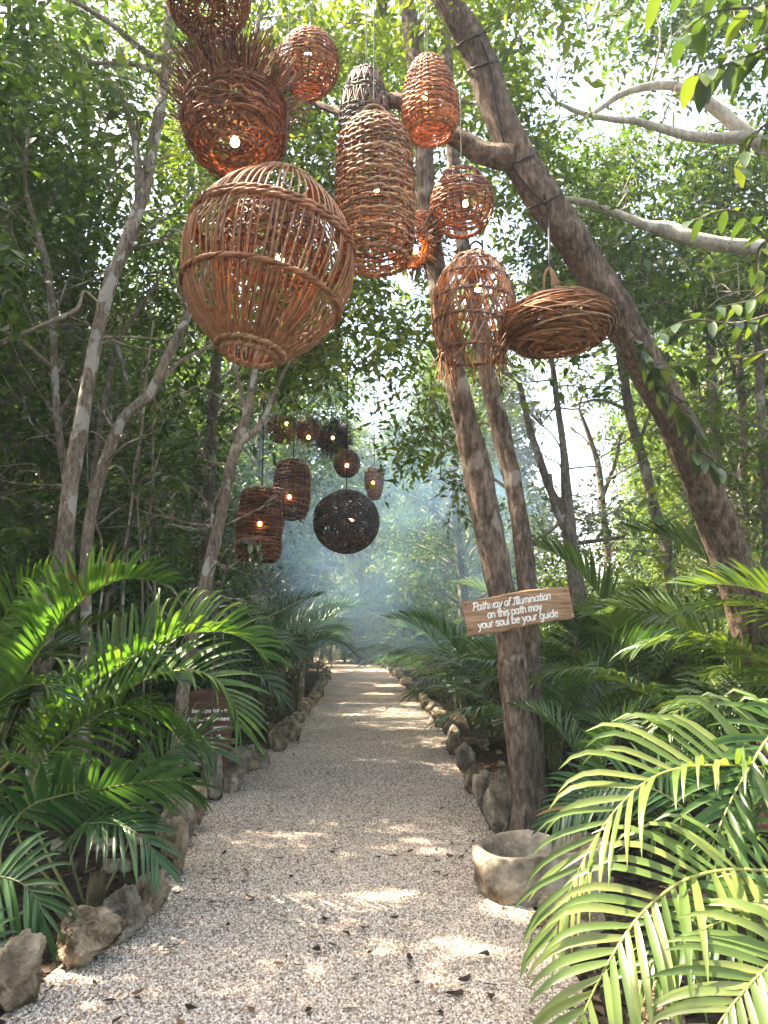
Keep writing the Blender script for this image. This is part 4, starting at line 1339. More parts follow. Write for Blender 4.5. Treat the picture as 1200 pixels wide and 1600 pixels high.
def make_variant(seed, H, spread, ll, nclump, low):
    r_ = np.random.default_rng(seed)
    lean = r_.normal(size=2) * 0.5
    z = np.linspace(0, H, 9)
    pts = np.stack([lean[0] * (z / H) ** 1.4 + 0.14 * np.sin(z * 1.1 + seed), lean[1] * (z / H) ** 1.4 + 0.14 * np.cos(z * 0.9 + seed * 2), z - 0.1], -1)
    rr = np.interp(z, [0, H], [0.055 + 0.010 * H, 0.02])
    t_ = MB()
    c, rc = trunk_tube(t_, pts, rr, 12, seed, 0.09, 0.12)
    twigs = MB()
    parts = []
    for q in range(nclump):
        zc = H * (low + (1.02 - low) * (q + r_.random()) / nclump)
        a = q * 2.4 + r_.uniform(-.5, .5)
        R_ = spread * math.sin(math.pi * min(0.95, 0.25 + 0.7 * (zc / H - low) / (1 - low))) * r_.uniform(0.35, 1.0)
        k_ = int(np.clip(zc / H * 0.82, 0, 1) * (len(c) - 1))
        s = c[k_]
        e = np.array([s[0] + math.cos(a) * R_, s[1] + math.sin(a) * R_, zc])
        mid = (s + e) / 2 + np.array([0, 0, 0.12 * R_]) + r_.normal(size=3) * 0.1
        tube(t_, catmull([s, mid, e], 9), np.linspace(min(rc[k_] * 0.5, 0.045), 0.007, 9), 6)
        cr = r_.uniform(0.35, 0.8) * (0.55 + 0.12 * spread)
        parts.append(clump(r_, e, cr, int(560 * cr * cr / 0.5), ll))
    leaf = [np.concatenate([q[k] for q in parts]) for k in range(4)]
    return dict(trunk=t_, leaf=leaf, H=H, spread=spread)


for q, (H, sp, ll, nc, low) in enumerate([(11, 2.3, 0.15, 36, 0.20), (13, 2.6, 0.19, 36, 0.28), (9, 2.0, 0.13, 34, 0.16), (12, 2.2, 0.17, 32, 0.36), (7.5, 1.8, 0.12, 32, 0.10)]):
    VAR.append(make_variant(500 + q, H, sp, ll, nc, low))
TRUNK_ME, CROWN_ME = {}, {}


def rotz(V, a, s):
    c_, s_ = math.cos(a), math.sin(a)
    return (V @ np.array([[c_, s_, 0], [-s_, c_, 0], [0, 0, 1]])) * s


def forest_tree(x, y, v, a, s, bark, mat, label, group, leafscale=1.0):
    var = VAR[v]
    z = float(ground_z(x, y))
    root = thing('forest_tree', label, 'tree', (x, y, z), group)
    key = (v, bark)
    if key not in TRUNK_ME:
        TRUNK_ME[key] = var['trunk'].mesh('trunk', M[bark])
    link_child('trunk', TRUNK_ME[key], root, (0, 0, 0), (0, 0, a), s)
    pos, d, nn, ln = var['leaf']
    wp = rotz(pos, a, s) + np.array([x, y, z])
    kp = sun_keep(wp)
    if kp.all():
        key = (v, mat, leafscale)
        if key not in CROWN_ME:
            V, F = leaves_arrays(pos, d, nn, ln * leafscale, ln * 0.44 * leafscale)
            CROWN_ME[key] = MB().add(V, F).mesh('crown', M[mat])
        link_child('crown', CROWN_ME[key], root, (0, 0, 0), (0, 0, a), s)
    else:
        V, F = leaves_arrays(pos[kp], d[kp], nn[kp], ln[kp] * leafscale, ln[kp] * 0.44 * leafscale)
        link_child('crown', MB().add(V, F).mesh('crown', M[mat]), root, (0, 0, 0), (0, 0, a), s)
    return root


fr_ = np.random.default_rng(63)
placed = []


def try_tree(x, y, gap):
    for (a, b) in placed:
        if (a - x) ** 2 + (b - y) ** 2 < gap * gap:
            return False
    placed.append((x, y))
    return True


LT = 'forest trees behind the left palms'
RT = 'forest trees behind the right palms'
FT = 'hazy forest trees closing the end of the path'


def tree_label(x, y, v, bk, mt, left, far):
    size = ['broad', 'lofty', 'bushy', 'high-crowned', 'low'][v]
    tr_ = 'grey-trunked' if bk == 'bark_grey' else 'pale-trunked'
    lf = {'leaf_dark': 'deep green', 'leaf_mid': 'green', 'leaf_grey': 'grey-green', 'leaf_bright': 'yellow-green'}[mt]
    where = ('closing the far end of the path' if far else
             ('foremost in the wood ' if y < 16 else 'midway in the wood ' if y < 26 else 'deep in the wood ') + ('left of the path' if left else 'right of the path'))
    return f'{size} {tr_} tree with {lf} leaves {where}'


EXTRA = [(-3.2, 13.6, 3, 'leaf_dark'), (-3.0, 17.5, 0, 'leaf_mid'), (-2.9, 21.5, 2, 'leaf_dark'), (-3.0, 25.5, 1, 'leaf_mid'), (-3.6, 30, 2, 'leaf_mid'), (1.75, 18.2, 2, 'leaf_mid'), (2.1, 22, 0, 'leaf_grey'),
         (2.0, 25, 2, 'leaf_mid'), (1.7, 29.5, 4, 'leaf_mid'), (1.4, 34, 2, 'leaf_bright'), (-4.6, 35, 2, 'leaf_mid'),
         (-7, 41, 0, 'leaf_mid'), (-4.6, 43, 2, 'leaf_mid'), (-2.2, 42.4, 1, 'leaf_mid'), (-0.2, 43.5, 2, 'leaf_bright'), (1.6, 42.2, 4, 'leaf_mid'), (3.4, 43.4, 0, 'leaf_mid'), (5.2, 41.6, 2, 'leaf_mid'), (-3.4, 46, 1, 'leaf_dark'),
         (-1.0, 47, 0, 'leaf_mid'), (1.4, 47, 1, 'leaf_dark'), (4.2, 47, 2, 'leaf_mid'), (0.4, 39.8, 4, 'leaf_bright'), (-2.6, 39.6, 4, 'leaf_bright')]
for q, (x, y, v, mt) in enumerate(EXTRA):
    placed.append((x, y))
    far = y > 24
    bk = 'bark_grey' if q % 3 else 'bark_pale'
    forest_tree(x, y, v, q * 1.3, 1.0 + 0.1 * (q % 3 - 1), bk, mt, tree_label(x, y, v, bk, mt, x < xl(y), far), FT if far else (LT if x < 0 else RT), 1.0 if y < 20 else (1.25 if y < 30 else 1.5))
count = 0
tries = 0
while count < 92 and tries < 6000:
    tries += 1
    y = 10.0 + 34 * fr_.random() ** 1.15
    half = y * 0.56 + 2.5
    x = fr_.uniform(-half, half)
    if xl(y) - 2.2 < x < xr(y) + 2.2 and y < 37:
        continue
    bright = x / y
    if y > 9 and abs(bright - 0.26) < 0.055 + 1.5 / y:      # thin wood with open sky behind the sign
        continue
    if 0.34 < bright < 0.60 and fr_.random() < 0.35:
        continue
    if not try_tree(x, y, 1.7 + y * 0.03):
        continue
    left = x < xl(y)
    v = int(fr_.integers(0, 5))
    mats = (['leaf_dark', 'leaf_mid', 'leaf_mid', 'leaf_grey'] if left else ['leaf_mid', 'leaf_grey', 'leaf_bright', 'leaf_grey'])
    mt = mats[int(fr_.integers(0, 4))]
    far = y > 24 and abs(x) < 7
    if far:
        mt = ['leaf_bright', 'leaf_mid', 'leaf_grey'][int(fr_.integers(0, 3))]
    lab, grp = (('hazy green forest tree closing the view at the far end of the path', FT) if far else
                ('leafy forest tree in the dim wood behind the left palms' if left else 'leafy forest tree in the airy wood behind the right palms', LT if left else RT))
    bk = 'bark_grey' if fr_.random() < 0.6 else 'bark_pale'
    lab = tree_label(x, y, v, bk, mt, left, far)
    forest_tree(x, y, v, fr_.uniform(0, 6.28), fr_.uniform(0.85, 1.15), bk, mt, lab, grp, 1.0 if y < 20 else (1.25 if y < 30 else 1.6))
    count += 1

# trees added off-frame to shade the foreground (the wood goes on there)
for (x, y, v, mt) in [(-4.4, 3.9, 2, 'leaf_mid'), (-5.6, 5.6, 0, 'leaf_mid'), (-4.0, 1.0, 2, 'leaf_mid'), (-4.6, -1.5, 0, 'leaf_mid'), (4.4, -2.5, 1, 'leaf_mid'), (-3.4, 2.2, 3, 'leaf_mid'), (-6.5, 4.0, 1, 'leaf_mid'), (6.3, 3.0, 0, 'leaf_mid'), (-1.8, -5.5, 1, 'leaf_mid'), (2.6, -6.5, 3, 'leaf_mid'), (-8, 0.5, 0, 'leaf_mid'),
                      (-6.2, 8.2, 1, 'leaf_mid'), (-7.5, 6.5, 0, 'leaf_grey'), (7.4, 6.4, 1, 'leaf_mid'), (-4.9, 9.2, 2, 'leaf_mid'), (-9.0, 9.0, 1, 'leaf_mid')]:
    forest_tree(x, y, v, x * 3 + y, 1.0, 'bark_grey', mt, 'leafy off-frame tree of the wood, added to shade the near path', 'off-frame trees added to shade the near path')

# ---------------------------- understory shrubs
SHR = []
for q, (H, sp, nc, ll) in enumerate([(2.6, 0.9, 12, 0.12), (1.9, 0.8, 10, 0.11), (3.4, 1.0, 14, 0.12), (1.3, 0.7, 8, 0.10)]):
    r_ = np.random.default_rng(900 + q)
    t_ = MB()
    parts = []
    for k in range(nc):
        a = r_.uniform(0, 6.28)
        zc = H * r_.uniform(0.15, 1.0)
        R_ = sp * r_.uniform(0.1, 0.9)
        e = np.array([math.cos(a) * R_, math.sin(a) * R_, zc])
        tube(t_, catmull([[r_.uniform(-.06, .06), r_.uniform(-.06, .06), -0.05], e * [0.45, 0.45, 0.6] + r_.normal(size=3) * 0.06, e], 9), np.linspace(0.016, 0.004, 9), 5)
        cr = r_.uniform(0.35, 0.6)
        parts.append(clump(r_, e, cr, int(170 * cr * cr / 0.2), ll))
    leaf = [np.concatenate([p_[k] for p_ in parts]) for k in range(4)]
    SHR.append((t_, leaf))
SH_ME = {}


def shrub(x, y, v, a, s, mat, label, group):
    if v not in SH_ME:
        SH_ME[v] = SHR[v][0].mesh('stem', M['bark_grey'])
    if (v, mat) not in SH_ME:
        pos, d, nn, ln = SHR[v][1]
        V, F = leaves_arrays(pos, d, nn, ln, ln * 0.42)
        SH_ME[(v, mat)] = MB().add(V, F).mesh('foliage', M[mat])
    root = thing('shrub', label, 'shrub', (x, y, float(ground_z(x, y))), group)
    link_child('stem', SH_ME[v], root, (0, 0, 0), (0, 0, a), s)
    link_child('foliage', SH_ME[(v, mat)], root, (0, 0, 0), (0, 0, a), s)


sr = np.random.default_rng(17)


def shrub_label(y, mt, left):
    lf = {'leaf_dark': 'deep green', 'leaf_mid': 'plain green', 'leaf_grey': 'grey-green', 'leaf_bright': 'yellow-green'}[mt]
    at = 'close behind the first palms' if y < 13 else 'among the middle palms' if y < 20 else 'far back in the haze' if y < 29 else 'far along'
    return f'{lf} shrub {at} in the ' + ('dim undergrowth left of the path' if left else 'brighter undergrowth right of the path')


ns = 0
while ns < 84:
    y = 8.0 + 30 * sr.random() ** 1.2
    half = y * 0.55 + 1.0
    x = sr.uniform(-half, half)
    if xl(y) - 1.3 < x < xr(y) + 1.3 and y < 36.5:
        continue
    left = x < xl(y)
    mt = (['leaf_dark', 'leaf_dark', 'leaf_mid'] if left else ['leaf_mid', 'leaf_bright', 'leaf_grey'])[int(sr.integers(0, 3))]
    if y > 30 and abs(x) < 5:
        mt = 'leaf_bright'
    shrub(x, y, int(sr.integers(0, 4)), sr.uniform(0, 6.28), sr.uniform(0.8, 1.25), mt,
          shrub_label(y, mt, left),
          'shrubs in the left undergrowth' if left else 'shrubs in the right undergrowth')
    ns += 1
for (x, y, v, s) in [(-1.2, 37.6, 0, 1.2), (-2.6, 37.2, 2, 1.1), (-0.5, 37.9, 3, 1.4), (0.3, 38.6, 2, 1.3), (-1.6, 39.4, 2, 1.4), (-3.6, 38.6, 2, 1.3), (-1.9, 38.5, 0, 1.2), (-0.4, 39.5, 2, 1.0), (0.9, 38.8, 0, 1.0), (-3.2, 40, 2, 1.2), (2.2, 37.5, 0, 1.2), (-1.2, 41, 2, 1.3)]:
    shrub(x, y, v, x, s, 'leaf_bright', 'sunlit yellow-green shrub closing the far end of the path', 'sunlit shrubs at the end of the path')

# far wood: one mass beyond the counted trees
r_ = np.random.default_rng(4)
parts = []
for q in range(420):
    ang = rad(r_.uniform(-36, 36))
    if 0.15 < math.tan(ang) < 0.36:
        zt = 4
    else:
        zt = 15
    D = r_.uniform(50, 66)
    parts.append(clump(r_, (math.sin(ang) * D, math.cos(ang) * D, r_.uniform(0.5, zt)), r_.uniform(1.4, 2.4), 130, 0.42))
pos, d, nn, ln = (np.concatenate([p_[k] for p_ in parts]) for k in range(4))
V, F = leaves_arrays(pos, d, nn, ln, ln * 0.5)
tag(MB().add(V, F).build('distant_forest', M['leaf_mid']), kind='stuff', label='far-off mass of forest leaves behind the counted trees')

# litter on the soil
r_ = np.random.default_rng(6)
n = 9000
y = 2.8 + 18 * r_.random(n) ** 1.5
side = np.where(r_.random(n) < 0.5, -1.0, 1.0)
off = 0.05 + 3.2 * r_.random(n) ** 1.3
x = np.where(side < 0, xl(y) - off, xr(y) + off)
pos = np.stack([x, y, ground_z(x, y) + 0.012], -1)
d = unit(np.stack([r_.normal(size=n), r_.normal(size=n), 0.25 * r_.normal(size=n)], -1))
nn = unit(np.array([0, 0, 1.0]) + 0.3 * r_.normal(size=(n, 3)))
ln = r_.uniform(0.04, 0.10, n)
V, F = leaves_arrays(pos, d, nn, ln, ln * 0.5)
tag(MB().add(V, F).build('leaf_litter', M['litter']), kind='stuff', label='brown leaf litter on the dark soil beside the path')

n = 2600
y = 3.0 + 13 * r_.random(n) ** 1.4
t = r_.random(n)
t = np.where(r_.random(n) < 0.55, np.where(t < 0.5, t ** 2 * 0.5, 1 - (1 - t) ** 2 * 0.5), t)
x = xl(y) * (1 - t) + xr(y) * t
pos = np.stack([x, y, np.full(n, 0.026)], -1)
d = unit(np.stack([r_.normal(size=n), r_.normal(size=n), 0.12 * r_.normal(size=n)], -1))
ln = r_.uniform(0.008, 0.026, n) * np.where(r_.random(n) < 0.1, 1.6, 1)
V, F = leaves_arrays(pos, d, unit(np.array([0, 0, 1.0]) + 0.2 * r_.normal(size=(n, 3))), ln, ln * r_.uniform(0.2, 0.6, n))
tag(MB().add(V, F).build('path_litter', M['litter']), kind='stuff', label='dark bits of leaf and bark strewn over the gravel')

# lianas hanging on the left
LV = [[(192, 900, 7.9, 5), (205, 780, 7.9, 5), (218, 690, 7.9, 5), (228, 620, 7.9, 6), (236, 540, 8, 4), (245, 420, 8, 4)], [(188, 960, 8.1, 7), (200, 850, 8.1, 6), (210, 760, 8.1, 5), (216, 700, 8.1, 4), (222, 560, 8.1, 3)],
      [(158, 890, 7.6, 4), (152, 820, 7.6, 4), (140, 760, 7.6, 3), (132, 640, 7.6, 3)], [(232, 900, 8.2, 6), (234, 800, 8.2, 6), (238, 720, 8.2, 5), (240, 600, 8.2, 4)], [(242, 945, 8.3, 6), (236, 900, 8.3, 5), (228, 840, 8.3, 4), (250, 700, 8.3, 3)],
      [(165, 950, 8.0, 9), (172, 930, 8.0, 7), (180, 900, 8.0, 6), (196, 880, 8, 4)], [(330, 800, 8.6, 3), (310, 770, 8.6, 3), (285, 760, 8.6, 3), (250, 800, 8.6, 3), (220, 830, 8.5, 3)]]
LVL = ['pale liana rising in a gentle curve right of the bending tree foot', 'straight grey liana close behind the bending tree', 'pale thin liana looping off the bending tree to the mottled one', 'grey rod-straight liana farthest right of the upright ones',
       'pale liana kinked to the left, behind the other upright ones', 'thick grey liana slanting up from the palm beside the bending tree', 'pale twig-like liana sagging level between the trunks on the left']
for q, l_ in enumerate(LV):
    p, r = traced(l_)
    g0 = p[0] * [1, 1, 0]
    if q < 6:
        p, r = np.vstack([g0, p]), np.concatenate([[r[0]], r])
    c = catmull(np.hstack([p, r[:, None]]), 50)
    c[:, :2] += 0.02 * vnoise(c[:, :3] * 3 + q, q)[:, None]
    mb = MB()
    tube(mb, c[:, :3], np.maximum(c[:, 3], 0.004), 7)
    tag(mb.build('liana', M['bark_pale'] if q % 2 == 0 else M['bark_grey'], origin=tuple(p[0])), LVL[q], 'liana', 'lianas between the left trunks')


# big-leaved sprays: every leaf is its own part
def big_leaf_mesh(seed):
    r = np.random.default_rng(seed)
    n = 8
    t = np.linspace(0, 1, n)
    w = 0.19 * np.sin(math.pi * np.clip(t, 0.02, 1) ** 0.9) ** 0.75
    z = -0.22 * t ** 2 + 0.02 * r.normal() * np.sin(6 * t)
    Vc = np.stack([t, 0.05 * r.normal() * t ** 2, z], -1)
    Vl, Vr = Vc + np.stack([0 * t, w, 0.25 * w], -1), Vc + np.stack([0 * t, -w, 0.25 * w], -1)
    V = np.stack([Vl, Vc, Vr], 1).reshape(-1, 3)
    F = []
    for a in range(n - 1):
        F += [(a * 3, a * 3 + 1, a * 3 + 4, a * 3 + 3), (a * 3 + 1, a * 3 + 2, a * 3 + 5, a * 3 + 4)]
    return MB().add(V, F).mesh('leaf', M['leaf_single'])


BL = [big_leaf_mesh(s) for s in range(5)]


def spray(root, pts, n, size, rng):
    p, r = traced(pts)
    c = catmull(np.hstack([p, r[:, None]]), 40)
    mb_ = MB()
    tube(mb_, c[:, :3], np.maximum(c[:, 3], 0.002), 7)
    mb_.build('twig', M['bark_grey'], root)
    o = np.array(root.location)
    for q in range(n):
        k_ = int((0.12 + 0.88 * q / max(1, n - 1)) * 39)
        T = unit(c[min(k_ + 1, 39), :3] - c[max(k_ - 1, 0), :3])
        sd = unit(np.cross(T, [0, 0, 1.0])) * (1 if q % 2 else -1)
        d = Vector(unit(T * 0.5 + sd + rng.normal(size=3) * 0.35 + np.array([0, 0, -0.45])))
        eu = d.to_track_quat('X', 'Z').to_euler()
        ob = link_child('leaf', BL[q % 5], root, tuple(c[k_, :3] - o), eu, size * rng.uniform(0.75, 1.2))


sg = np.random.default_rng(91)
root = thing('overhanging_branch', 'dark big-leaved branch hanging into the top right corner close to the camera', 'branch', tuple(P(1290, 120, 3.7)))
for pts, n in [([(1290, 60, 3.7, 9), (1215, 70, 3.7, 7), (1150, 95, 3.7, 5), (1085, 118, 3.7, 3)], 24), ([(1290, 120, 3.7, 9), (1235, 165, 3.7, 6), (1185, 205, 3.7, 5), (1150, 260, 3.7, 3)], 15), ([(1290, -10, 3.8, 9), (1190, 10, 3.8, 6), (1110, 20, 3.8, 4), (1060, 60, 3.8, 3)], 17),
               ([(1290, -90, 3.8, 9), (1200, -60, 3.9, 6), (1120, -40, 3.9, 4), (1040, -20, 3.9, 3)], 14)]:
    spray(root, pts, n, 0.20, sg)
root = thing('overhanging_branch', 'leafy branch drooping from the right edge below the thick pale limb', 'branch', tuple(P(1290, 430, 4.2)))
for pts, n in [([(1290, 430, 4.2, 9), (1220, 395, 4.2, 6), (1150, 330, 4.2, 4), (1080, 345, 4.2, 3)], 13), ([(1290, 450, 4.2, 9), (1220, 440, 4.2, 6), (1170, 470, 4.2, 5), (1120, 480, 4.2, 3)], 13), ([(1290, 500, 4.3, 9), (1220, 490, 4.3, 6), (1150, 505, 4.3, 5), (1080, 500, 4.3, 4), (1030, 520, 4.3, 2)], 17),
               ([(1290, 360, 4.2, 9), (1230, 345, 4.2, 6), (1190, 390, 4.2, 4), (1185, 440, 4.2, 3)], 10), ([(1290, 560, 4.3, 8), (1220, 545, 4.3, 6), (1150, 560, 4.3, 4), (1090, 555, 4.3, 3)], 13)]:
    spray(root, pts, n, 0.15, sg)
root = thing('climbing_vine', 'dark broad-leaved vine clinging to the upper bend of the leaning trunk', 'vine', tuple(P(1010, 600, 5.55)))
for pts, n in [([(985, 520, 5.45, 4), (1010, 555, 5.4, 4), (1030, 590, 5.4, 4), (1040, 620, 5.4, 3)], 30), ([(1000, 560, 5.4, 4), (1030, 575, 5.35, 3), (1070, 570, 5.35, 3), (1100, 590, 5.4, 2)], 18), ([(1030, 600, 5.45, 4), (1065, 640, 5.5, 4), (1085, 670, 5.55, 4), (1100, 720, 5.6, 3)], 28), ([(1075, 700, 5.6, 3), (1105, 720, 5.55, 3), (1125, 735, 5.55, 2)], 14)]:
    spray(root, pts, n, 0.16, sg)
root = thing('leafy_sapling', 'low twig of broad green leaves in front of the stacked wicker drums', 'sapling', tuple(P(330, 905, 7.3) * [1, 1, 0]))
spray(root, [(330, 1200, 7.5, 4), (335, 1000, 7.4, 4), (350, 900, 7.3, 4), (372, 845, 7.2, 3), (392, 848, 7.2, 3), (405, 866, 7.2, 2)], 3, 0.10, sg)
for q in range(9):
    spray(root, [(372, 845, 7.2, 2), (385 + q * 2, 840 + 4 * (q % 4), 7.2, 2), (392 + 2 * q, 850 + 5 * (q % 4), 7.2, 1.5)], 2, 0.13, sg)
root = thing('leafy_sapling', 'sprig of glossy oval leaves in the dim gap left of the bending trunk', 'sapling', tuple(P(225, 905, 7.0) * [1, 1, 0]))
spray(root, [(225, 1150, 7.0, 5), (222, 900, 7.0, 4), (215, 780, 7.0, 4), (228, 742, 6.9, 3), (250, 738, 6.9, 2)], 8, 0.16, sg)
spray(root, [(215, 780, 7.0, 3), (195, 740, 6.9, 3), (180, 726, 6.9, 2)], 5, 0.16, sg)
spray(root, [(225, 760, 7.0, 3), (260, 745, 6.9, 3), (285, 752, 6.9, 2)], 6, 0.15, sg)
root = thing('leafy_sapling', 'dark bluish big-leaved sapling at the left edge above the palm', 'sapling', tuple(P(-20, 905, 6.4) * [1, 1, 0]))
spray(root, [(-30, 1150, 6.4, 6), (-25, 900, 6.4, 5), (-10, 790, 6.4, 4), (15, 768, 6.3, 3), (30, 760, 6.3, 2)], 12, 0.20, sg)
spray(root, [(-20, 860, 6.4, 4), (10, 830, 6.3, 3), (40, 825, 6.3, 2)], 8, 0.18, sg)


# ------------------------------------------------------------------ wicker lamps
LG, FG = 'wicker lamps hung over the near path', 'wicker lamps hung over the far path'


class Lamp:
    """px, py, d: centre; w, h: size in the photograph's pixels of the whole lamp; roll, nod: lean of its axis in degrees"""
    def __init__(self, name, label, px, py, d, w, h, roll=0, nod=0, group=LG, foreshorten=True, yaw=0):
        self.o = P(px, py, d)
        k = mpp(self.o)
        self.k = k
        self.R = w * k / 2
        dirv = unit(self.o - EYE)
        self.root = thing(name, label, 'lamp', tuple(self.o), group)
        a, b, g = rad(roll), rad(nod), rad(yaw)
        # axis leans to the right by roll and its top away from the viewer by nod
        ez = unit(np.array([math.sin(a), math.sin(b), math.cos(a) * math.cos(b)]))
        ex = unit(np.cross(np.array([math.sin(g), math.cos(g), 0]), ez))
        ey = np.cross(ez, ex)
        self.A = np.stack([ex, ey, ez])
        sin_e = abs(float(ez @ dirv))
        cos_e = math.sqrt(max(0.05, 1 - sin_e ** 2))
        self.H = (h * k - (0.8 * w * k * sin_e if foreshorten else 0)) / cos_e if foreshorten else h * k
        self.rng = np.random.default_rng(int(px * 7 + py))

    def W(self, V):
        return np.asarray(V) @ self.A + self.o

    def put(self, name, mb, mat, smooth=True, label=None):
        out = MB()
        for V, F in zip(mb.V, mb.F):
            pass
        VV = self.W(mb.verts())
        off = 0
        for V, F in zip(mb.V, mb.F):
            out.V.append(VV[off:off + len(V)])
            out.F.append(F)
            off += len(V)
        out.n = off
        ob = out.build(name, M[mat], self.root, smooth)
        if label:
            ob['label'] = label
        return ob

    def weave(self, prof, u0, u1, rows, nrib, mat, thick, flat=0.6, amp=1.0, name='weave', ribs=True, wob=0.25, skip=None, sides=5):
        """horizontal withies over and under upright ribs; prof(u): radius at height share u, 0 bottom .. 1 top"""
        mb, r_ = MB(), self.rng
        na = nrib * 3
        for q in range(rows):
            u = u0 + (u1 - u0) * (q + 0.5) / rows
            if skip and skip(u):
                continue
            ph = r_.uniform(0, 6.28)
            na_ = na
            a = np.arange(na_) * 2 * math.pi / na_
            wv = np.cos(nrib / 2 * a + (math.pi if q % 2 else 0))
            du = wob / rows * (np.sin(a * 2 + ph) + 0.6 * np.sin(a * 3 + 2 * ph) + 0.35 * r_.normal(size=na_))
            uu = np.clip(u + du, 0, 1)
            rr = np.array([prof(x) for x in uu]) * self.R + wv * thick * amp * 0.75
            pts = np.stack([rr * np.cos(a), rr * np.sin(a), (uu - 0.5) * self.H], -1)
            # broken into lengths so each withy reads on its own
            cuts = int(r_.integers(2, 4))
            st = int(r_.integers(0, na_))
            for c_ in range(cuts):
                i0, i1 = st + c_ * na_ // cuts, st + (c_ + 1) * na_ // cuts + 2
                ix = np.arange(i0, i1) % na_
                seg = pts[ix].copy()
                seg[:, 2] += np.linspace(-0.22, 0.22, len(ix)) * self.H / rows * 0.5
                th = thick * r_.uniform(0.8, 1.15)
                tube(mb, seg, th, sides, ref=np.stack([np.cos(a[ix]), np.sin(a[ix]), 0 * ix], -1), squash=flat)
        self.put(name, mb, mat)
        if ribs:
            mr = MB()
            for q in range(nrib):
                a = (q + 0.0) * 2 * math.pi / nrib
                us = np.linspace(u0, u1, 14)
                rr = np.array([prof(x) for x in us]) * self.R
                tube(mr, np.stack([rr * math.cos(a), rr * math.sin(a), (us - 0.5) * self.H], -1), thick * 0.8, 5, ref=(math.cos(a), math.sin(a), 0.01))
            self.put('ribs', mr, mat)
        return self

    def ring(self, u, r, thick, mat, name='rim', turns=2, n=72, tilt=0.0):
        """a twisted hoop"""
        mb = MB()
        a = np.arange(n) * 2 * math.pi / n
        for q in range(turns):
            ph = q * 2 * math.pi / turns
            tw = a * 16 + ph
            off = thick * (0.75 if turns > 1 else 0)
            rr = r * self.R + off * np.cos(tw)
            zz = (u - 0.5) * self.H + off * np.sin(tw) + tilt * np.cos(a)
            tube(mb, np.stack([rr * np.cos(a), rr * np.sin(a), zz], -1), thick, 5, closed=True, ref=np.stack([np.cos(a), np.sin(a), 0 * a], -1))
        return self.put(name, mb, mat)

    def bulb(self, px, py, d, r=0.03, mat=None):
        r *= 0.85 if d < 7 else 0.7
        c = P(px, py, d)
        n, s = 12, 10
        th = np.linspace(0.0, math.pi, n)
        z = np.cos(th) * 1.25
        rr = np.sin(th) * (1 - 0.22 * np.cos(th))
        a = np.arange(s) * 2 * math.pi / s
        V = np.stack([rr[:, None] * np.cos(a), rr[:, None] * np.sin(a), np.repeat(z[:, None], s, 1)], -1).reshape(-1, 3) * r + c
        i, j = np.meshgrid(np.arange(s), np.arange(n - 1))
        F = np.stack([j * s + i, (j + 1) * s + i, (j + 1) * s + (i + 1) % s, j * s + (i + 1) % s], -1).reshape(-1, 4)
        MB().add(V, F).build('bulb', M[mat or ('glow' if d < 7 else 'glow_dim')], self.root)
        mb = MB()
        tube(mb, [c + [0, 0, r * 1.0], c + [0, 0, r * 1.6], c + [0, 0, r * 2.6]], [r * 0.5, r * 0.55, r * 0.5], 8, caps=True)
        mb.build('socket', M['cord_black'], self.root)
        top = self.W([[0, 0, self.H * 0.5]])[0]
        mb = MB()
        tube(mb, catmull([c + [0, 0, r * 2.6], (c + top) / 2 + [0, 0, 0.02], top], 8), 0.004, 5)
        mb.build('flex', M['cord_black'], self.root)
        return self

    def cord(self, ztop, r=0.0045, mat='cord_grey', top=None, dx=0.0):
        t = self.W([[0, 0, self.H * (0.5 if top is None else top)]])[0]
        mb = MB()
        e = np.array([t[0] + dx, t[1], ztop])
        tube(mb, catmull([t, (t + e) / 2, e], 10), r, 5)
        mb.build('cord', M[mat], self.root)
        return self

    def nest(self, n, mat, thick, lat=18, arc=(0.8, 2.2), rx=1.0, rz=None, name='weave', jit=0.06, hole=None, flat=1.0, rads=(0.93, 1.02), sides=4, pole=0.97):
        """random withies bent round an ellipsoid; lat: how far (degrees) they stray from level"""
        mb, r_ = MB(), self.rng
        hz = (self.H / 2) if rz is None else rz
        for q in range(n):
            z0 = r_.uniform(-pole, pole)
            if hole is not None and z0 < hole:
                continue
            tl = rad(r_.normal() * lat)
            a0, L_ = r_.uniform(0, 6.28), r_.uniform(*arc)
            m_ = int(8 + L_ * 5)
            a = a0 + np.linspace(0, L_, m_)
            lt = math.asin(z0) + math.tan(tl) * np.sin(a - a0 - L_ / 2) * 0.9
            lt = np.clip(lt, -1.45, 1.45) if hole is None else np.clip(lt, math.asin(hole) - 0.05, 1.45)
            rr = r_.uniform(*rads) * (1 + jit * np.sin(a * 3 + q))
            p = np.stack([np.cos(lt) * np.cos(a) * self.R * rr, np.cos(lt) * np.sin(a) * self.R * rr, np.sin(lt) * hz * rr], -1)
            tube(mb, p, thick * r_.uniform(0.7, 1.2), sides, ref=unit(p), squash=flat)
        return self.put(name, mb, mat)

    def great(self, n, mat, thick, arc=(1.0, 2.6), name='weave', rads=(0.95, 1.02), sides=4):
        mb, r_ = MB(), self.rng
        for q in range(n):
            nrm = unit(r_.normal(size=3))
            u = unit(np.cross(nrm, r_.normal(size=3)))
            v = np.cross(nrm, u)
            a = np.linspace(0, r_.uniform(*arc), 14)
            p = (u[None] * np.cos(a)[:, None] + v[None] * np.sin(a)[:, None]) * r_.uniform(*rads)
            p = p * np.array([self.R, self.R, self.H / 2])
            tube(mb, p, thick * r_.uniform(0.7, 1.2), sides, ref=unit(p))
        return self.put(name, mb, mat)


def interp(xs, ys):
    return lambda u: float(np.interp(u, xs, ys))


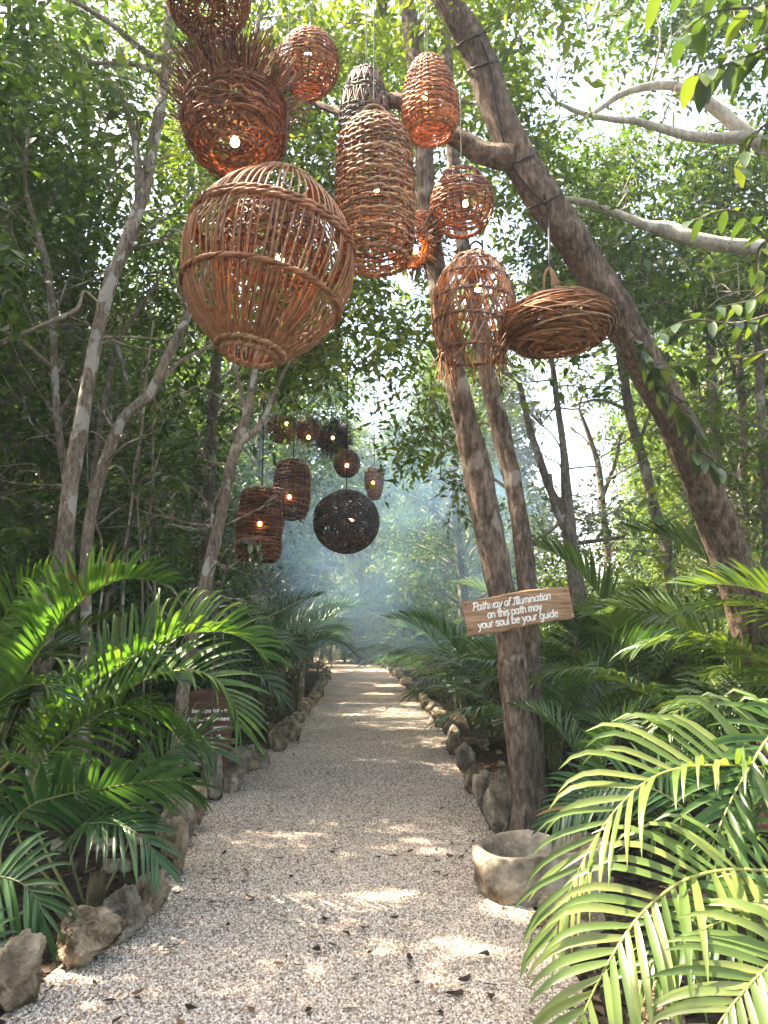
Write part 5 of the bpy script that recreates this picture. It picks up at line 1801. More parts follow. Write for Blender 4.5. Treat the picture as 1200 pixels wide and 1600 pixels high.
def smooth(xs, ys):
    c = catmull(np.stack([xs, ys], -1), 80)
    return lambda u: float(np.interp(u, c[:, 0], c[:, 1]))


K = 4.75 / 1202
# 1 basket cut by the top edge, its woven foot turned to the camera
l = Lamp('wicker_lamp', 'tightly woven reddish basket lamp cut by the top edge, showing its round foot', 326, -6, 4.35, 126, 134, roll=-4, nod=34, foreshorten=False)
pf = smooth([0, .02, .08, .2, .45, .75, .93, 1], [.20, .42, .66, .87, 1.0, .93, .6, .08])
l.weave(pf, 0.0, 1, 42, 26, 'wicker_red', 0.0088, 0.6)
l.ring(0.0, 0.21, 0.010, 'wicker_red')
l.ring(0.03, 0.50, 0.008, 'wicker_red', 'rim')
l.cord(8.2)

# 2 frayed nest with a glowing mouth
l = Lamp('wicker_lamp', 'shaggy nest lamp with frayed stalks fanning out behind its glowing round mouth', 368, 192, 4.7, 156, 150, roll=-4, nod=19, foreshorten=False)
pf = smooth([0, .1, .3, .55, .8, .93, 1], [.44, .66, .92, 1.0, .88, .6, .15])
l.weave(pf, 0.0, 1, 26, 30, 'wicker_red', 0.0095, 0.8, 1.2, wob=0.9)
l.nest(230, 'wicker_red', 0.006, 16, (0.6, 1.6), hole=-0.86, name='loose_withies', rads=(0.97, 1.06))
mb = MB()
for q in range(620):
    a = -math.pi / 2 + l.rng.normal() * 1.6
    u = l.rng.uniform(0.5, 0.95)
    r0 = pf(u) * l.R * l.rng.uniform(0.85, 1.0)
    L_ = l.rng.uniform(0.13, 0.30) * (1.0 if math.sin(a) < 0.3 else 0.6)
    p0 = np.array([r0 * math.cos(a), r0 * math.sin(a), (u - 0.5) * l.H])
    dv = unit(np.array([math.cos(a + l.rng.normal() * .25), math.sin(a + l.rng.normal() * .25), l.rng.uniform(0.35, 1.15)]))
    p2 = p0 + dv * L_
    tube(mb, catmull([p0 - dv * 0.06, (p0 + p2) / 2 + l.rng.normal(size=3) * 0.008, p2], 5), np.linspace(0.006, 0.0028, 5) * l.rng.uniform(0.7, 1.2), 4)
l.put('frayed_stalks', mb, 'wicker_red')
l.ring(0.0, 0.47, 0.010, 'wicker_red')
l.bulb(367, 221, 4.55, 0.033)
l.cord(8.2, dx=-.05)

# 3 round basket
l = Lamp('wicker_lamp', 'round open-mouthed basket lamp hanging between the shaggy nest and the tall drum', 483, 97, 4.9, 92, 120, roll=3)
pf = smooth([0, .1, .3, .5, .75, .92, 1], [.52, .74, .95, 1.0, .86, .55, .22])
l.weave(pf, 0.0, 1, 25, 22, 'wicker_red', 0.0085, 0.6, wob=0.35)
l.ring(0.0, 0.54, 0.010, 'wicker_red')
l.bulb(481, 84, 4.88, 0.026)
l.cord(8.3, dx=-.1)

# 4 dark zigzag basket behind the drum
l = Lamp('wicker_lamp', 'dark narrow basket with a zigzag open weave half hidden behind the tall drum', 570, 160, 5.5, 78, 130, roll=2)
pf = smooth([0, .3, .6, .85, .96, 1], [.95, 1.0, .86, .66, .40, .2])
l.weave(pf, 0.0, 1.0, 22, 20, 'wicker_dark', 0.0075, 0.6, skip=lambda u: .30 < u < .50 or .66 < u < .84)
mb = MB()
for (ua, ub) in ((.28, .52), (.64, .86)):
    for q in range(20):
        for s in (0, 1):
            a0, a1 = q * 2 * math.pi / 20, (q + (1 if s else -1) * 0.5) * 2 * math.pi / 20
            tube(mb, [[pf(u) * l.R * math.cos(a), pf(u) * l.R * math.sin(a), (u - .5) * l.H] for u, a in ((ua, a0), ((ua + ub) / 2, (a0 + a1) / 2), (ub, a1))], 0.007, 5)
l.put('zigzag', mb, 'wicker_brown')
l.cord(8.4)

# 5 tall drum
l = Lamp('wicker_lamp', 'tall tan drum-shaped wicker lamp, the longest one, with its open bottom showing', 586, 297, 4.75, 122, 252, roll=-1)
pf = smooth([0, .03, .1, .4, .75, .88, .96, 1], [.80, .86, .93, 1.0, .96, .86, .62, .25])
l.weave(pf, 0.0, 1.0, 42, 26, 'wicker_tan', 0.0094, 0.6, 1.1, wob=0.35)
l.ring(0.0, 0.81, 0.012, 'wicker_tan')
mb = MB()
aa_ = np.linspace(0, math.pi, 12)
tube(mb, np.stack([0.10 * np.cos(aa_), 0 * aa_, l.H * .48 + 0.14 * np.sin(aa_)], -1), 0.012, 6)
l.put('handle', mb, 'wicker_tan')
l.bulb(590, 298, 4.70, 0.026)
l.cord(8.2)

# 6 egg
l = Lamp('wicker_lamp', 'egg-shaped brown wicker lamp with a narrow top right of the tall drum', 671, 149, 4.95, 88, 146, roll=-2)
pf = smooth([0, .08, .22, .45, .75, .93, 1], [.74, .88, 1.0, .97, .74, .48, .18])
l.weave(pf, 0.0, 1.0, 30, 22, 'wicker_orange', 0.0085, 0.6)
l.ring(0.0, 0.75, 0.010, 'wicker_red')
l.bulb(665, 150, 4.80, 0.027)
l.cord(8.2)

# 7 barrel
l = Lamp('wicker_lamp', 'squat open barrel lamp of brown bands below the side branch of the leaning tree', 722, 316, 5.15, 96, 112, roll=0)
pf = smooth([0, .06, .3, .55, .8, 1], [.62, .78, .98, 1.0, .86, .58])
l.weave(pf, 0.0, 1.0, 21, 22, 'wicker_red', 0.0085, 0.6, skip=lambda u: .74 < u < .92 or 0.10 < u < 0.24)
l.ring(0.0, 0.62, 0.011, 'wicker_red')
l.ring(1.0, 0.58, 0.010, 'wicker_brown')
l.bulb(727, 318, 5.10, 0.022)
zb = P(722, 222, bl[1] - 1.2)[2]
l.cord(zb + 0.25)

# 8 glowing cone behind the drum
l = Lamp('wicker_lamp', 'small glowing orange lamp with a dark bristly fringe tucked behind the tall drum', 650, 372, 5.3, 72, 96, roll=24, nod=38, foreshorten=False)
pf = smooth([0, .15, .5, .85, 1], [.78, .96, 1.0, .85, .5])
l.weave(pf, 0.0, 1.0, 28, 22, 'wicker_orange', 0.0075, 0.7, wob=0.5)
mb = MB()
for q in range(170):
    a = l.rng.uniform(-1.4, 1.4)
    u = l.rng.uniform(0.0, 0.7)
    p0 = np.array([pf(u) * l.R * math.cos(a), pf(u) * l.R * math.sin(a), (u - .5) * l.H])
    dv = unit(np.array([math.cos(a), math.sin(a), l.rng.uniform(-1.2, .1)]))
    tube(mb, [p0, p0 + dv * 0.05, p0 + dv * l.rng.uniform(0.08, 0.15)], [0.004, 0.003, 0.0015], 4)
l.put('fringe', mb, 'wicker_dark')
l.bulb(648, 389, 5.05, 0.03)
l.cord(8.2)

# 9 open lattice
l = Lamp('wicker_lamp', 'tall airy lattice lamp of loose criss-crossed withies under the squat barrel', 740, 478, 5.0, 124, 200, roll=3)
pf = smooth([0, .1, .35, .6, .82, .94, 1], [.66, .86, 1.0, .98, .74, .42, .22])
mb = MB()
for q in range(96):
    a0 = l.rng.uniform(0, 6.28)
    sl = l.rng.choice([-1, 1]) * l.rng.uniform(0.35, 1.7)
    ua, ub = (0.0, l.rng.uniform(.5, 1.0)) if l.rng.random() < .5 else (l.rng.uniform(0, .4), 1.0)
    us = np.linspace(ua, ub, 14)
    aa_ = a0 + sl * (us - ua)
    rr = np.array([pf(u) for u in us]) * l.R * l.rng.uniform(.97, 1.04)
    tube(mb, np.stack([rr * np.cos(aa_), rr * np.sin(aa_), (us - .5) * l.H], -1), 0.0056 * l.rng.uniform(.7, 1.3), 5)
for q in range(60):
    a = l.rng.uniform(0, 6.28)
    p0 = np.array([pf(.05) * l.R * math.cos(a), pf(.05) * l.R * math.sin(a), -.47 * l.H])
    dv = np.array([l.rng.normal() * .05, l.rng.normal() * .05, -l.rng.uniform(.04, .2)])
    tube(mb, [p0 - dv * .6, p0 + dv * .3, p0 + dv], [0.006, .005, .003], 4)
l.put('lattice', mb, 'wicker_tan')
for u, t_ in ((.90, .009), (.72, .009), (.52, .008), (.30, .009), (.05, .009)):
    l.ring(u, pf(u), t_, 'wicker_brown', 'hoop', tilt=l.rng.normal() * 0.02)
l.weave(pf, .84, .97, 6, 18, 'wicker_red', 0.008, .6, ribs=False, name='cap')
l.bulb(747, 449, 4.9, 0.03)
mb = MB()
tube(mb, catmull(l.W([[0, 0, l.H * .49], [0.05, 0, l.H * .56], [0.0, 0, l.H * .62], [-0.04, 0, l.H * .56], [0, 0, l.H * .50]]), 16), 0.008, 6)
mb.build('handle', M['cord_black'], l.root)
l.cord(zb + 0.25, 0.003, dx=0.02)

# 10 flat disc nest
l = Lamp('wicker_lamp', 'flattened bird-nest lamp of wild withies beside the leaning trunk, lowest on the right', 871, 508, 4.9, 170, 92, roll=-3, foreshorten=False)
l.H = l.R * 2 * 0.50
l.nest(430, 'wicker_orange', 0.0075, 14, (0.9, 2.4), jit=0.03, rads=(0.90, 1.03))
l.nest(140, 'wicker_tan', 0.0065, 20, (0.5, 1.4), jit=0.05, name='loose_withies', rads=(1.0, 1.06))
t_ = P(861, 466, 4.9)
mb = MB()
tube(mb, catmull([t_ - [0, 0, .06], P(862, 440, 4.95), P(859, 420, 5.0), P(858, 380, 5.05), P(856, 335, dl - .05), P(850, 305, dl - .17)], 24), 0.009, 6)
mb.build('cord', M['cord_black'], l.root)
mb = MB()
tube(mb, catmull([P(850, 455, 4.9), P(851, 430, 4.88), P(858, 418, 4.9), P(868, 432, 4.9), P(874, 450, 4.9)], 16), 0.008, 6)
for q in range(8):
    tube(mb, [P(859, 420, 4.9), P(862 + q, 434, 4.89), P(862 + 2 * q, 448 - q, 4.88)], 0.0035, 4)
mb.build('rope_tie', M['rope'], l.root)

# 11 the big cage
l = Lamp('wicker_lamp', 'huge open cage lamp of upright withies, largest of all, beside the tall drum', 419, 416, 4.55, 262, 325, roll=9, nod=4)
l.H = l.R * 2 * 1.15
pf = smooth([0, .05, .2, .40, .58, .78, .92, 1], [.30, .47, .80, .98, 1.0, .84, .55, .30])
nr = 70
for q in range(nr):
    a = q * 2 * math.pi / nr
    us = np.linspace(0, 1, 30)
    ph, f_ = l.rng.uniform(0, 6.28), l.rng.uniform(0.004, 0.016)
    rr = np.array([pf(u) for u in us]) * l.R * (1 + f_ * np.sin(us * 9 + ph))
    aa_ = a + 0.022 * np.sin(us * 6 + ph) + l.rng.normal() * 0.01
    mb = MB()
    tube(mb, np.stack([rr * np.cos(aa_), rr * np.sin(aa_), (us - .5) * l.H], -1), np.linspace(0.0069, 0.0060, 30) * l.rng.uniform(.85, 1.15), 6)
    l.put('rib', mb, 'wicker_tan')
for u, th, nm in ((.665, .013, 'hoop'), (.635, .013, 'hoop'), (.31, .012, 'hoop'), (.0, .012, 'rim'), (.022, .011, 'rim'), (1.0, .012, 'rim'), (.97, .011, 'rim')):
    l.ring(u, pf(u) + .012, th, 'wicker_red' if nm == 'hoop' else 'wicker_tan', nm, turns=3, n=110)
mb = MB()
pi_ = smooth([0, .1, .3, .5, .7, .85], [.34, .40, .52, .64, .60, .28])
for q in range(46):
    a = q * 2 * math.pi / 46
    us = np.linspace(0.02, .80, 18)
    rr = np.array([pi_(u) for u in us]) * l.R * l.rng.uniform(.92, 1.08)
    aa_ = a + 0.10 * np.sin(us * 5 + l.rng.uniform(0, 6))
    tube(mb, np.stack([rr * np.cos(aa_), rr * np.sin(aa_), (us - .5) * l.H], -1), 0.0065, 4)
l.put('inner_cage', mb, 'wicker_red')
l.weave(pi_, .40, .80, 20, 22, 'wicker_red', 0.007, .6, ribs=False, name='inner_weave', wob=0.8)
l.bulb(437, 405, 4.42, 0.034)
l.cord(8.2)

# ---- far group
l = Lamp('wicker_lamp', 'stepped brown drum lamp, two drums stacked, at the left of the far group', 406, 820, 9.8, 72, 122, roll=2, group=FG)
pf = interp([0, .04, .22, .30, .34, .52, .60, .64, .93, 1], [.66, .90, 1.0, .93, .93, 1.0, .99, .93, .84, .45])
l.weave(pf, 0.0, 1.0, 21, 20, 'wicker_red', 0.0155, 1.1, 0.25, wob=0.22)
l.weave(lambda u: pf(u) * .95, 0.0, 1.0, 24, 20, 'wicker_brown', 0.012, 0.8, 0.4, wob=0.25, name='lining', ribs=False)
l.bulb(406, 818, 9.48, 0.035)
l.cord(8.4, 0.008, 'cord_black')
l = Lamp('wicker_lamp', 'barrel-shaped brown lamp with even bands right behind the stepped drum', 456, 765, 10.4, 56, 100, roll=2, group=FG)
pf = smooth([0, .05, .2, .5, .8, .95, 1], [.52, .78, .96, 1.0, .94, .68, .35])
l.weave(pf, 0.0, 1.0, 18, 18, 'wicker_red', 0.0155, 1.1, 0.25)
l.weave(lambda u: pf(u) * .94, 0.0, 1.0, 22, 18, 'wicker_brown', 0.012, 0.8, 0.4, name='lining', ribs=False)
l.bulb(452, 776, 10.12, 0.035)
l.cord(8.6, 0.008, 'cord_black')
l = Lamp('wicker_lamp', 'open brown cage lamp tilted on its side at the top left of the far group', 442, 670, 10.8, 46, 44, roll=65, group=FG, foreshorten=False)
pf = smooth([0, .1, .4, .7, 1], [.45, .7, 1.0, .9, .4])
l.weave(pf, 0, 1, 8, 20, 'wicker_brown', 0.010, .7)
l.nest(70, 'wicker_red', 0.007, 30, (.6, 1.6))
l.bulb(448, 663, 10.6, 0.045)
l.cord(8.8, 0.006)
l = Lamp('wicker_lamp', 'small red-brown shaggy lamp wedged between the tilted cage and the dark shaggy nest', 481, 671, 11.0, 38, 36, group=FG, foreshorten=False)
l.great(260, 'wicker_brown', 0.009)
mb = MB()
for q in range(130):
    dv = unit(l.rng.normal(size=3))
    tube(mb, [dv * l.R * .8, dv * l.R * 1.1, dv * l.R * l.rng.uniform(1.2, 1.5) + [0, 0, -.02]], [.008, .006, .003], 4)
l.put('frayed_stalks', mb, 'wicker_brown')
l.bulb(482, 683, 10.75, 0.035)
l.cord(8.9, 0.006)
l = Lamp('wicker_lamp', 'dark shaggy nest lamp bristling to the right above the banded ball', 517, 685, 11.2, 52, 40, roll=20, group=FG, foreshorten=False)
l.nest(240, 'wicker_dark', 0.010, 25, (.6, 1.8))
mb = MB()
for q in range(260):
    dv = unit(l.rng.normal(size=3) + np.array([.5, 0, .2]))
    tube(mb, [dv * l.R * .8, dv * l.R * 1.15, dv * l.R * l.rng.uniform(1.2, 1.6)], [.009, .007, .003], 4)
l.put('frayed_stalks', mb, 'wicker_dark')
l.bulb(520, 684, 10.75, 0.03)
l.cord(8.9, 0.006)
l = Lamp('wicker_lamp', 'small banded wicker ball lamp just above the big dark ball', 542, 724, 11.0, 40, 42, group=FG, foreshorten=False)
pf = smooth([0, .1, .3, .5, .7, .9, 1], [.4, .66, .92, 1.0, .92, .66, .3])
l.weave(pf, 0, 1, 13, 18, 'wicker_brown', 0.012, .7)
l.weave(lambda u: pf(u) * .95, 0, 1, 13, 18, 'wicker_brown', 0.012, .7, name='lining', ribs=False)
l.bulb(542, 727, 10.75, 0.035)
l.cord(8.9, 0.006)
l = Lamp('wicker_lamp', 'pale egg-shaped wicker lamp, the smallest, at the right of the far group', 585, 757, 11.4, 29, 48, group=FG, foreshorten=False)
pf = smooth([0, .1, .35, .65, .9, 1], [.4, .62, .86, 1.0, .9, .7])
l.weave(pf, 0, 1, 17, 16, 'wicker_orange', 0.011, .8)
l.weave(lambda u: pf(u) * .94, 0, 1, 17, 16, 'wicker_tan', 0.011, .8, name='lining', ribs=False)
l.bulb(583, 754, 11.15, 0.03)
l.cord(9.0, 0.006)
l = Lamp('wicker_lamp', 'big dark ball lamp of dense random twigs at the bottom of the far group', 541, 815, 10.6, 102, 98, group=FG, foreshorten=False)
l.great(340, 'wicker_dark', 0.0095, (0.8, 2.2), rads=(.96, 1.02))
l.bulb(548, 813, 10.5, 0.05, mat='glow')
l.cord(8.8, 0.008, 'cord_black')

# limb over the far lamps that their cords are tied to
T4 = Tree('forest_tree', 'leafy tree left of the path whose long limb carries the far group of wicker lamps', [(330, 1120, 11.5, 24), (322, 900, 11.5, 24), (330, 700, 11.5, 22), (345, 480, 11.4, 20), (380, 260, 11.2, 18), (440, 140, 11, 16), (520, 90, 10.9, 13), (610, 80, 10.9, 10), (690, 100, 11, 6)], 'bark_grey', base=G(330, 1150) * [0, 0, 0] + P(332, 1150, 11.5) * [1, 1, 0], seed=61, sides=12, step=.1)
T4.clumps(tr, 16, (430, 470, 720, 690), (11.8, 15), (.35, .7), 200, .10)
T4.clumps(tr, 14, (300, 60, 760, 420), (10.6, 13), (.4, .8), 200, .11)
T4.close('leaf_mid')

# black cable tied along the leaning trunk
def on_trunk(t, ang, lift=1.06):
    k = int(np.clip(t, 0, 1) * (len(T2.c) - 1))
    c, r = T2.c[k], T2.r[k]
    T = unit(T2.c[min(k + 1, len(T2.c) - 1)] - T2.c[max(k - 1, 0)])
    U = unit(np.cross(T, [0, 1, 0]))
    W_ = np.cross(U, T)
    return c + (U * math.cos(ang) + W_ * math.sin(ang)) * r * lift


def t_of(px, py):
    d_ = T2.c - EYE
    zc = d_ @ FWD
    u = 600 + d_[:, 0] / zc * FPX
    v = 800 - (d_ @ UPV) / zc * FPX
    return int(np.argmin((u - px) ** 2 + (v - py) ** 2)) / (len(T2.c) - 1)


mb = MB()
tA, tB = t_of(858, 325), t_of(745, 80)
tube(mb, np.array([on_trunk(q, -1.2 + 0.5 * math.sin(q * 40), 1.12) for q in np.linspace(tA, tB, 40)]), 0.008, 6)
for (a, b) in ((850, 310), (812, 250), (752, 105), (735, 60)):
    t0 = t_of(a, b)
    ag = np.linspace(0, 2 * math.pi, 30)
    tube(mb, np.array([on_trunk(t0 + 0.004 * math.sin(x), x, 1.14) for x in ag]), 0.008, 6)
tag(mb.build('power_cable', M['cord_black']), 'black cable wound and tied around the leaning trunk above the flattened nest lamp', 'cable')

# ------------------------------------------------------------------ lettering: single-stroke letters as thin raised paint
def A_(cx, cy, rx, ry, a0, a1, n=14):
    t = np.linspace(rad(a0), rad(a1), n)
    return np.stack([cx + rx * np.cos(t), cy + ry * np.sin(t)], -1)


def Ln(*p):
    return np.array(p, float)


bowl = lambda: A_(.31, .35, .27, .35, 0, 360, 20)
GLY = {
    'o': ([bowl()], .66), 'a': ([bowl(), Ln((.58, .7), (.58, .0))], .74), 'd': ([bowl(), Ln((.58, 1.1), (.58, 0))], .74),
    'g': ([bowl(), np.vstack([Ln((.58, .7), (.58, -.15)), A_(.32, -.15, .26, .24, 0, -150)])], .74),
    'p': ([Ln((.06, .7), (.06, -.38)), A_(.33, .35, .27, .35, 0, 360, 20)], .70), 'b': ([Ln((.06, 1.1), (.06, 0)), A_(.33, .35, .27, .35, 0, 360, 20)], .70),
    'n': ([Ln((.06, .7), (.06, 0)), np.vstack([A_(.30, .42, .24, .28, 180, 0), Ln((.54, 0))])], .70),
    'm': ([Ln((.06, .7), (.06, 0)), np.vstack([A_(.25, .44, .19, .26, 180, 0), Ln((.44, 0))]), np.vstack([A_(.63, .44, .19, .26, 180, 0), Ln((.82, 0))])], .98),
    'h': ([Ln((.06, 1.1), (.06, 0)), np.vstack([A_(.30, .42, .24, .28, 180, 0), Ln((.54, 0))])], .70),
    'u': ([np.vstack([Ln((.06, .7)), A_(.30, .28, .24, .28, 180, 360), Ln((.54, .7))]), Ln((.54, .7), (.54, 0))], .70),
    'i': ([Ln((.08, .7), (.08, 0)), Ln((.08, .97), (.08, 1.0))], .26), 'l': ([Ln((.08, 1.1), (.08, 0))], .26),
    't': ([np.vstack([Ln((.2, 1.0), (.2, .2)), A_(.34, .16, .14, .16, 180, 290)]), Ln((.02, .7), (.42, .7))], .50),
    's': ([np.vstack([A_(.27, .53, .20, .17, 30, 270), A_(.27, .18, .22, .18, 90, -150)])], .56),
    'r': ([Ln((.06, .7), (.06, 0)), A_(.30, .42, .24, .28, 180, 60)], .48),
    'e': ([np.vstack([Ln((.05, .38), (.57, .38)), A_(.31, .35, .26, .35, 5, 315)])], .66),
    'y': ([Ln((.04, .7), (.30, .05)), Ln((.56, .7), (.22, -.28), (.10, -.38), (.0, -.38))], .62),
    'w': ([Ln((.03, .7), (.22, 0), (.42, .62), (.62, 0), (.81, .7))], .88), 'f': ([np.vstack([A_(.32, .90, .16, .18, 40, 180), Ln((.16, 0))]), Ln((.0, .7), (.36, .7))], .42),
    ',': ([Ln((.10, .05), (.04, -.14))], .24), '.': ([Ln((.08, .02), (.08, .05))], .24), '-': ([Ln((.05, .35), (.42, .35))], .52), ' ': ([], .36),
    'P': ([Ln((.16, 1.05), (.10, .55), (.06, 0)), np.vstack([A_(.34, .78, .32, .30, 165, -110)]), A_(.0, .95, .10, .12, 200, 40)], .70),
    'I': ([np.vstack([A_(.22, .98, .22, .12, 190, 330), Ln((.40, 1.05), (.66, 1.08))]), Ln((.40, 1.0), (.30, .2)), np.vstack([A_(.16, .16, .16, .18, 10, -170)])], .62),
}


def lettering(text, parent, org, ex, ey, nrm, size, weight, slant=0.0, join=False, width=None, name='lettering'):
    adv = sum(GLY[c][1] for c in text)
    sx = size if width is None else width / adv
    x0 = -adv * sx / 2
    mb = MB()

    def put(s):
        s = np.asarray(s, float)
        p = org + ((x0 + (s[:, 0]) * sx) + slant * s[:, 1] * size)[:, None] * ex + (s[:, 1] * size)[:, None] * ey
        tube(mb, p, weight, 6, ref=nrm, squash=0.45, caps=True)
    cur = 0.0
    for k, c in enumerate(text):
        st, w = GLY[c]
        for s in st:
            q = np.asarray(s, float)
            if len(q) == 2:
                q = np.vstack([q[0], (q[0] + q[1]) / 2, q[1]])
            put(q + np.array([cur, 0]))
        if join and c not in ' .,PI' and k + 1 < len(text) and text[k + 1] not in ' .,':
            put(np.array([[cur + w - .16, .02], [cur + w - .03, .0], [cur + w + .08, .10]]))
        cur += w
    return mb.build(name, M['paint_white'], parent)


def plank(outline, thick, ex, ey, nrm, org, name, mat, parent, inset=0.012):
    """a board with bevelled, uneven edges; the outline in board axes (metres)"""
    o2 = np.asarray(outline, float)
    n = len(o2)
    cen = o2.mean(0)
    ins = cen + (o2 - cen) * (1 - inset / np.linalg.norm(o2 - cen, axis=1, keepdims=True))
    layers = [(ins, 0), (o2, inset), (o2, thick - inset), (ins, thick)]
    V = np.vstack([org + a[:, :1] * ex + a[:, 1:] * ey - nrm * z for a, z in layers])
    mb = MB().add(V, np.stack([np.concatenate([k * n + np.arange(n)]) for k in []], 0) if False else np.vstack(
        [np.stack([k * n + np.arange(n), (k + 1) * n + np.arange(n), (k + 1) * n + (np.arange(n) + 1) % n, k * n + (np.arange(n) + 1) % n], -1) for k in range(3)]))
    c0 = org + cen[0] * ex + cen[1] * ey
    mb.add(np.vstack([V[:n], c0 + 0 * nrm]), np.stack([np.arange(n), (np.arange(n) + 1) % n, np.full(n, n)], -1))
    mb.add(np.vstack([V[3 * n:], c0 - nrm * thick]), np.stack([(np.arange(n) + 1) % n, np.arange(n), np.full(n, n)], -1))
    return mb.build(name, M[mat], parent, smooth=False)


# main sign nailed to the forked tree
dS = b0[1] - 0.36
c = P(810, 953, dS)
a = rad(12)
ex0 = np.array([math.cos(a), math.sin(a), 0])
nrm = np.array([-math.sin(a), -math.cos(a), 0])
tl = rad(8.5)
ex = ex0 * math.cos(tl) + np.array([0, 0, 1]) * math.sin(tl)
ey = np.cross(nrm, ex) * -1
ey = ey if ey[2] > 0 else -ey
kS = mpp(c)
wS, hS = 178 * kS / math.cos(a), 59 * kS
r_ = np.random.default_rng(2)
top = [(x, hS / 2 + 0.010 * math.sin(x * 9 + 1) + r_.normal() * 0.0025) for x in np.linspace(-wS / 2, wS / 2, 26)]
bot = [(x, -hS / 2 + 0.010 * math.sin(x * 7) + r_.normal() * 0.0025) for x in np.linspace(wS / 2, -wS / 2 + .01, 26)]
outl = np.array(bot + top[:])
sign = thing('wooden_sign', 'reddish wooden plank sign with white words nailed slantwise to the forked tree', 'sign', tuple(c - [0, 0, hS / 2]))
plank(outl, 0.05, ex, ey, nrm, c, 'board', 'sign_wood', sign)
ft = c + nrm * 0.0015
lettering('Pathway of Illumination', sign, ft + ey * hS * 0.17 - ex * wS * .045, ex, ey, nrm, hS * .20, 0.0049, 0.30, True, width=wS * .72)
lettering('on this path may', sign, ft - ey * hS * 0.105 - ex * wS * .035, ex, ey, nrm, hS * .20, 0.0056, 0.06, width=wS * .50)
lettering('your soul be your guide', sign, ft - ey * hS * 0.36 - ex * wS * .015, ex, ey, nrm, hS * .20, 0.0056, 0.06, width=wS * .74)
mb = MB()
for sx, sy in ((-.46, .36), (-.46, -.36), (.46, .36), (.46, -.36)):
    q = c + ex * wS * sx + ey * hS * sy
    tube(mb, [q - nrm * .01, q + nrm * .002, q + nrm * .004], [.006, .006, .004], 8, caps=True)
mb.build('nail_heads', M['cord_black'], sign)

# text board half hidden by the left palms
dB = 7.9
c = P(322, 1140, dB)
kB = mpp(c)
ex = unit(np.array([1, 0.12, 0.02]))
nrm = unit(np.array([0.12, -1, 0.12]))
ey = unit(np.cross(nrm, ex)) * (1 if np.cross(nrm, ex)[2] > 0 else -1)
hw, hh = 40 * kB, 62 * kB
t = np.linspace(0, 2 * math.pi, 64, endpoint=False)
sup = np.stack([hw * np.sign(np.cos(t)) * np.abs(np.cos(t)) ** .5, hh * np.sign(np.sin(t)) * np.abs(np.sin(t)) ** .6], -1)
sup += 0.012 * np.stack([np.sin(t * 5), np.cos(t * 4)], -1)
board = thing('text_board', 'dark red rounded wooden board with small white lines of text behind the left palm', 'sign', tuple(c - [0, 0, hh]))
plank(sup, 0.06, ex, ey, nrm, c, 'board', 'sign_wood_dark', board)
ft = c + nrm * 0.002
for k, (txt, w, dx) in enumerate([('lies a portal - a', .80, .12), ('of the ordinary, where', 1.0, .05), ('begins.', .36, .52), ('it', .10, .5), ('', 0, 0), ('of our', .45, .1), ('your out', .6, -.05)]):
    if txt:
        lettering(txt, board, ft + ey * hh * (.42 - .21 * k) + ex * hw * dx, ex, ey, nrm, hh * .085, 0.0055, 0.1, width=hw * 1.7 * w)
mb = MB()
tube(mb, [c - ey * hh * .8 - nrm * .09, c - ey * hh * 1.25 - nrm * .09, c * [1, 1, 0] - nrm * .09 - [0, 0, .1]], [.05, .05, .05], 8, caps=True)
mb.build('post', M['bark_brown'], board)

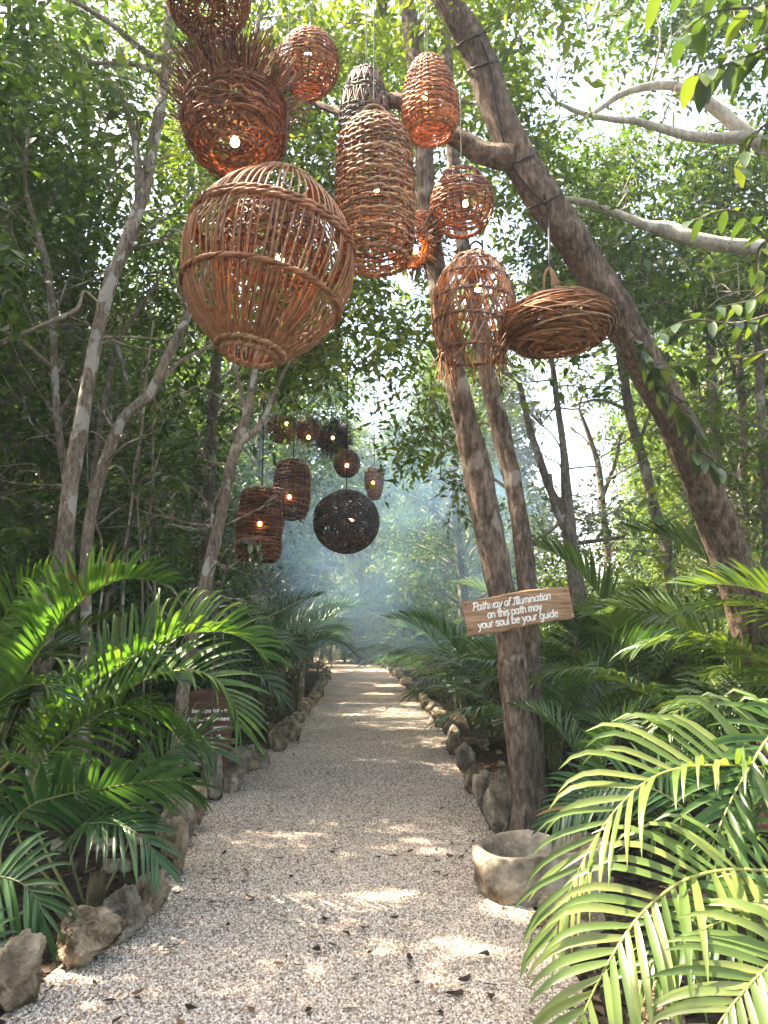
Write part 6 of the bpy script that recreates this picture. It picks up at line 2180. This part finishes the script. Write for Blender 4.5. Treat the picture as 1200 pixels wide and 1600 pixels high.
# ------------------------------------------------------------------ haze and smoke
m, N, L = new_mat('haze')
pv = N.new('ShaderNodeVolumePrincipled')
pv.inputs['Color'].default_value = (0.82, 0.90, 0.97, 1)
pv.inputs['Density'].default_value = 0.0022
pv.inputs['Anisotropy'].default_value = 0.35
o_ = N.new('ShaderNodeOutputMaterial')
L.new(pv.outputs[0], o_.inputs['Volume'])
hz = [(-420, -420, -1.4), (420, -420, -1.4), (420, 420, -1.4), (-420, 420, -1.4), (-420, -420, 20), (420, -420, 20), (420, 420, 20), (-420, 420, 20)]
mb = MB().add(hz, [(3, 2, 1, 0), (4, 5, 6, 7), (0, 1, 5, 4), (1, 2, 6, 5), (2, 3, 7, 6), (3, 0, 4, 7)])
tag(mb.build('haze', m, smooth=False), kind='stuff', label='thin bluish haze hanging through the wood')

m, N, L = new_mat('smoke')
tc = N.new('ShaderNodeTexCoord')
nz = N.new('ShaderNodeTexNoise')
nz.inputs['Scale'].default_value = 0.75
nz.inputs['Detail'].default_value = 4
nz.inputs['Distortion'].default_value = 0.8
L.new(tc.outputs['Object'], nz.inputs['Vector'])
mr = N.new('ShaderNodeMapRange')
mr.inputs['From Min'].default_value = 0.46
mr.inputs['From Max'].default_value = 0.72
mr.inputs['To Max'].default_value = 0.46
L.new(nz.outputs[0], mr.inputs['Value'])
ln_ = N.new('ShaderNodeVectorMath')
ln_.operation = 'LENGTH'
mp = N.new('ShaderNodeMapping')
mp.inputs['Scale'].default_value = (1 / 3.3, 1 / 5.0, 1 / 2.7)
L.new(tc.outputs['Object'], mp.inputs['Vector'])
L.new(mp.outputs[0], ln_.inputs[0])
fo = N.new('ShaderNodeMapRange')
fo.inputs['From Min'].default_value = 0.25
fo.inputs['From Max'].default_value = 0.98
fo.inputs['To Min'].default_value = 1
fo.inputs['To Max'].default_value = 0
L.new(ln_.outputs['Value'], fo.inputs['Value'])
mu = N.new('ShaderNodeMath')
mu.operation = 'MULTIPLY'
L.new(mr.outputs[0], mu.inputs[0])
L.new(fo.outputs[0], mu.inputs[1])
pv = N.new('ShaderNodeVolumePrincipled')
pv.inputs['Color'].default_value = (0.42, 0.68, 1.0, 1)
pv.inputs['Anisotropy'].default_value = 0.3
L.new(mu.outputs[0], pv.inputs['Density'])
o_ = N.new('ShaderNodeOutputMaterial')
L.new(pv.outputs[0], o_.inputs['Volume'])
m.cycles.volume_step_rate = 2.0
cS = P(600, 840, 13.5)
V, F = ICO[3]
ob = MB().add(V * np.array([3.3, 5.0, 2.7]) + cS, F).build('smoke', m, origin=tuple(cS))
tag(ob, kind='stuff', label='thin blue smoke drifting over the far path')
cy.volume_step_rate = 4.0
cy.volume_max_steps = 128
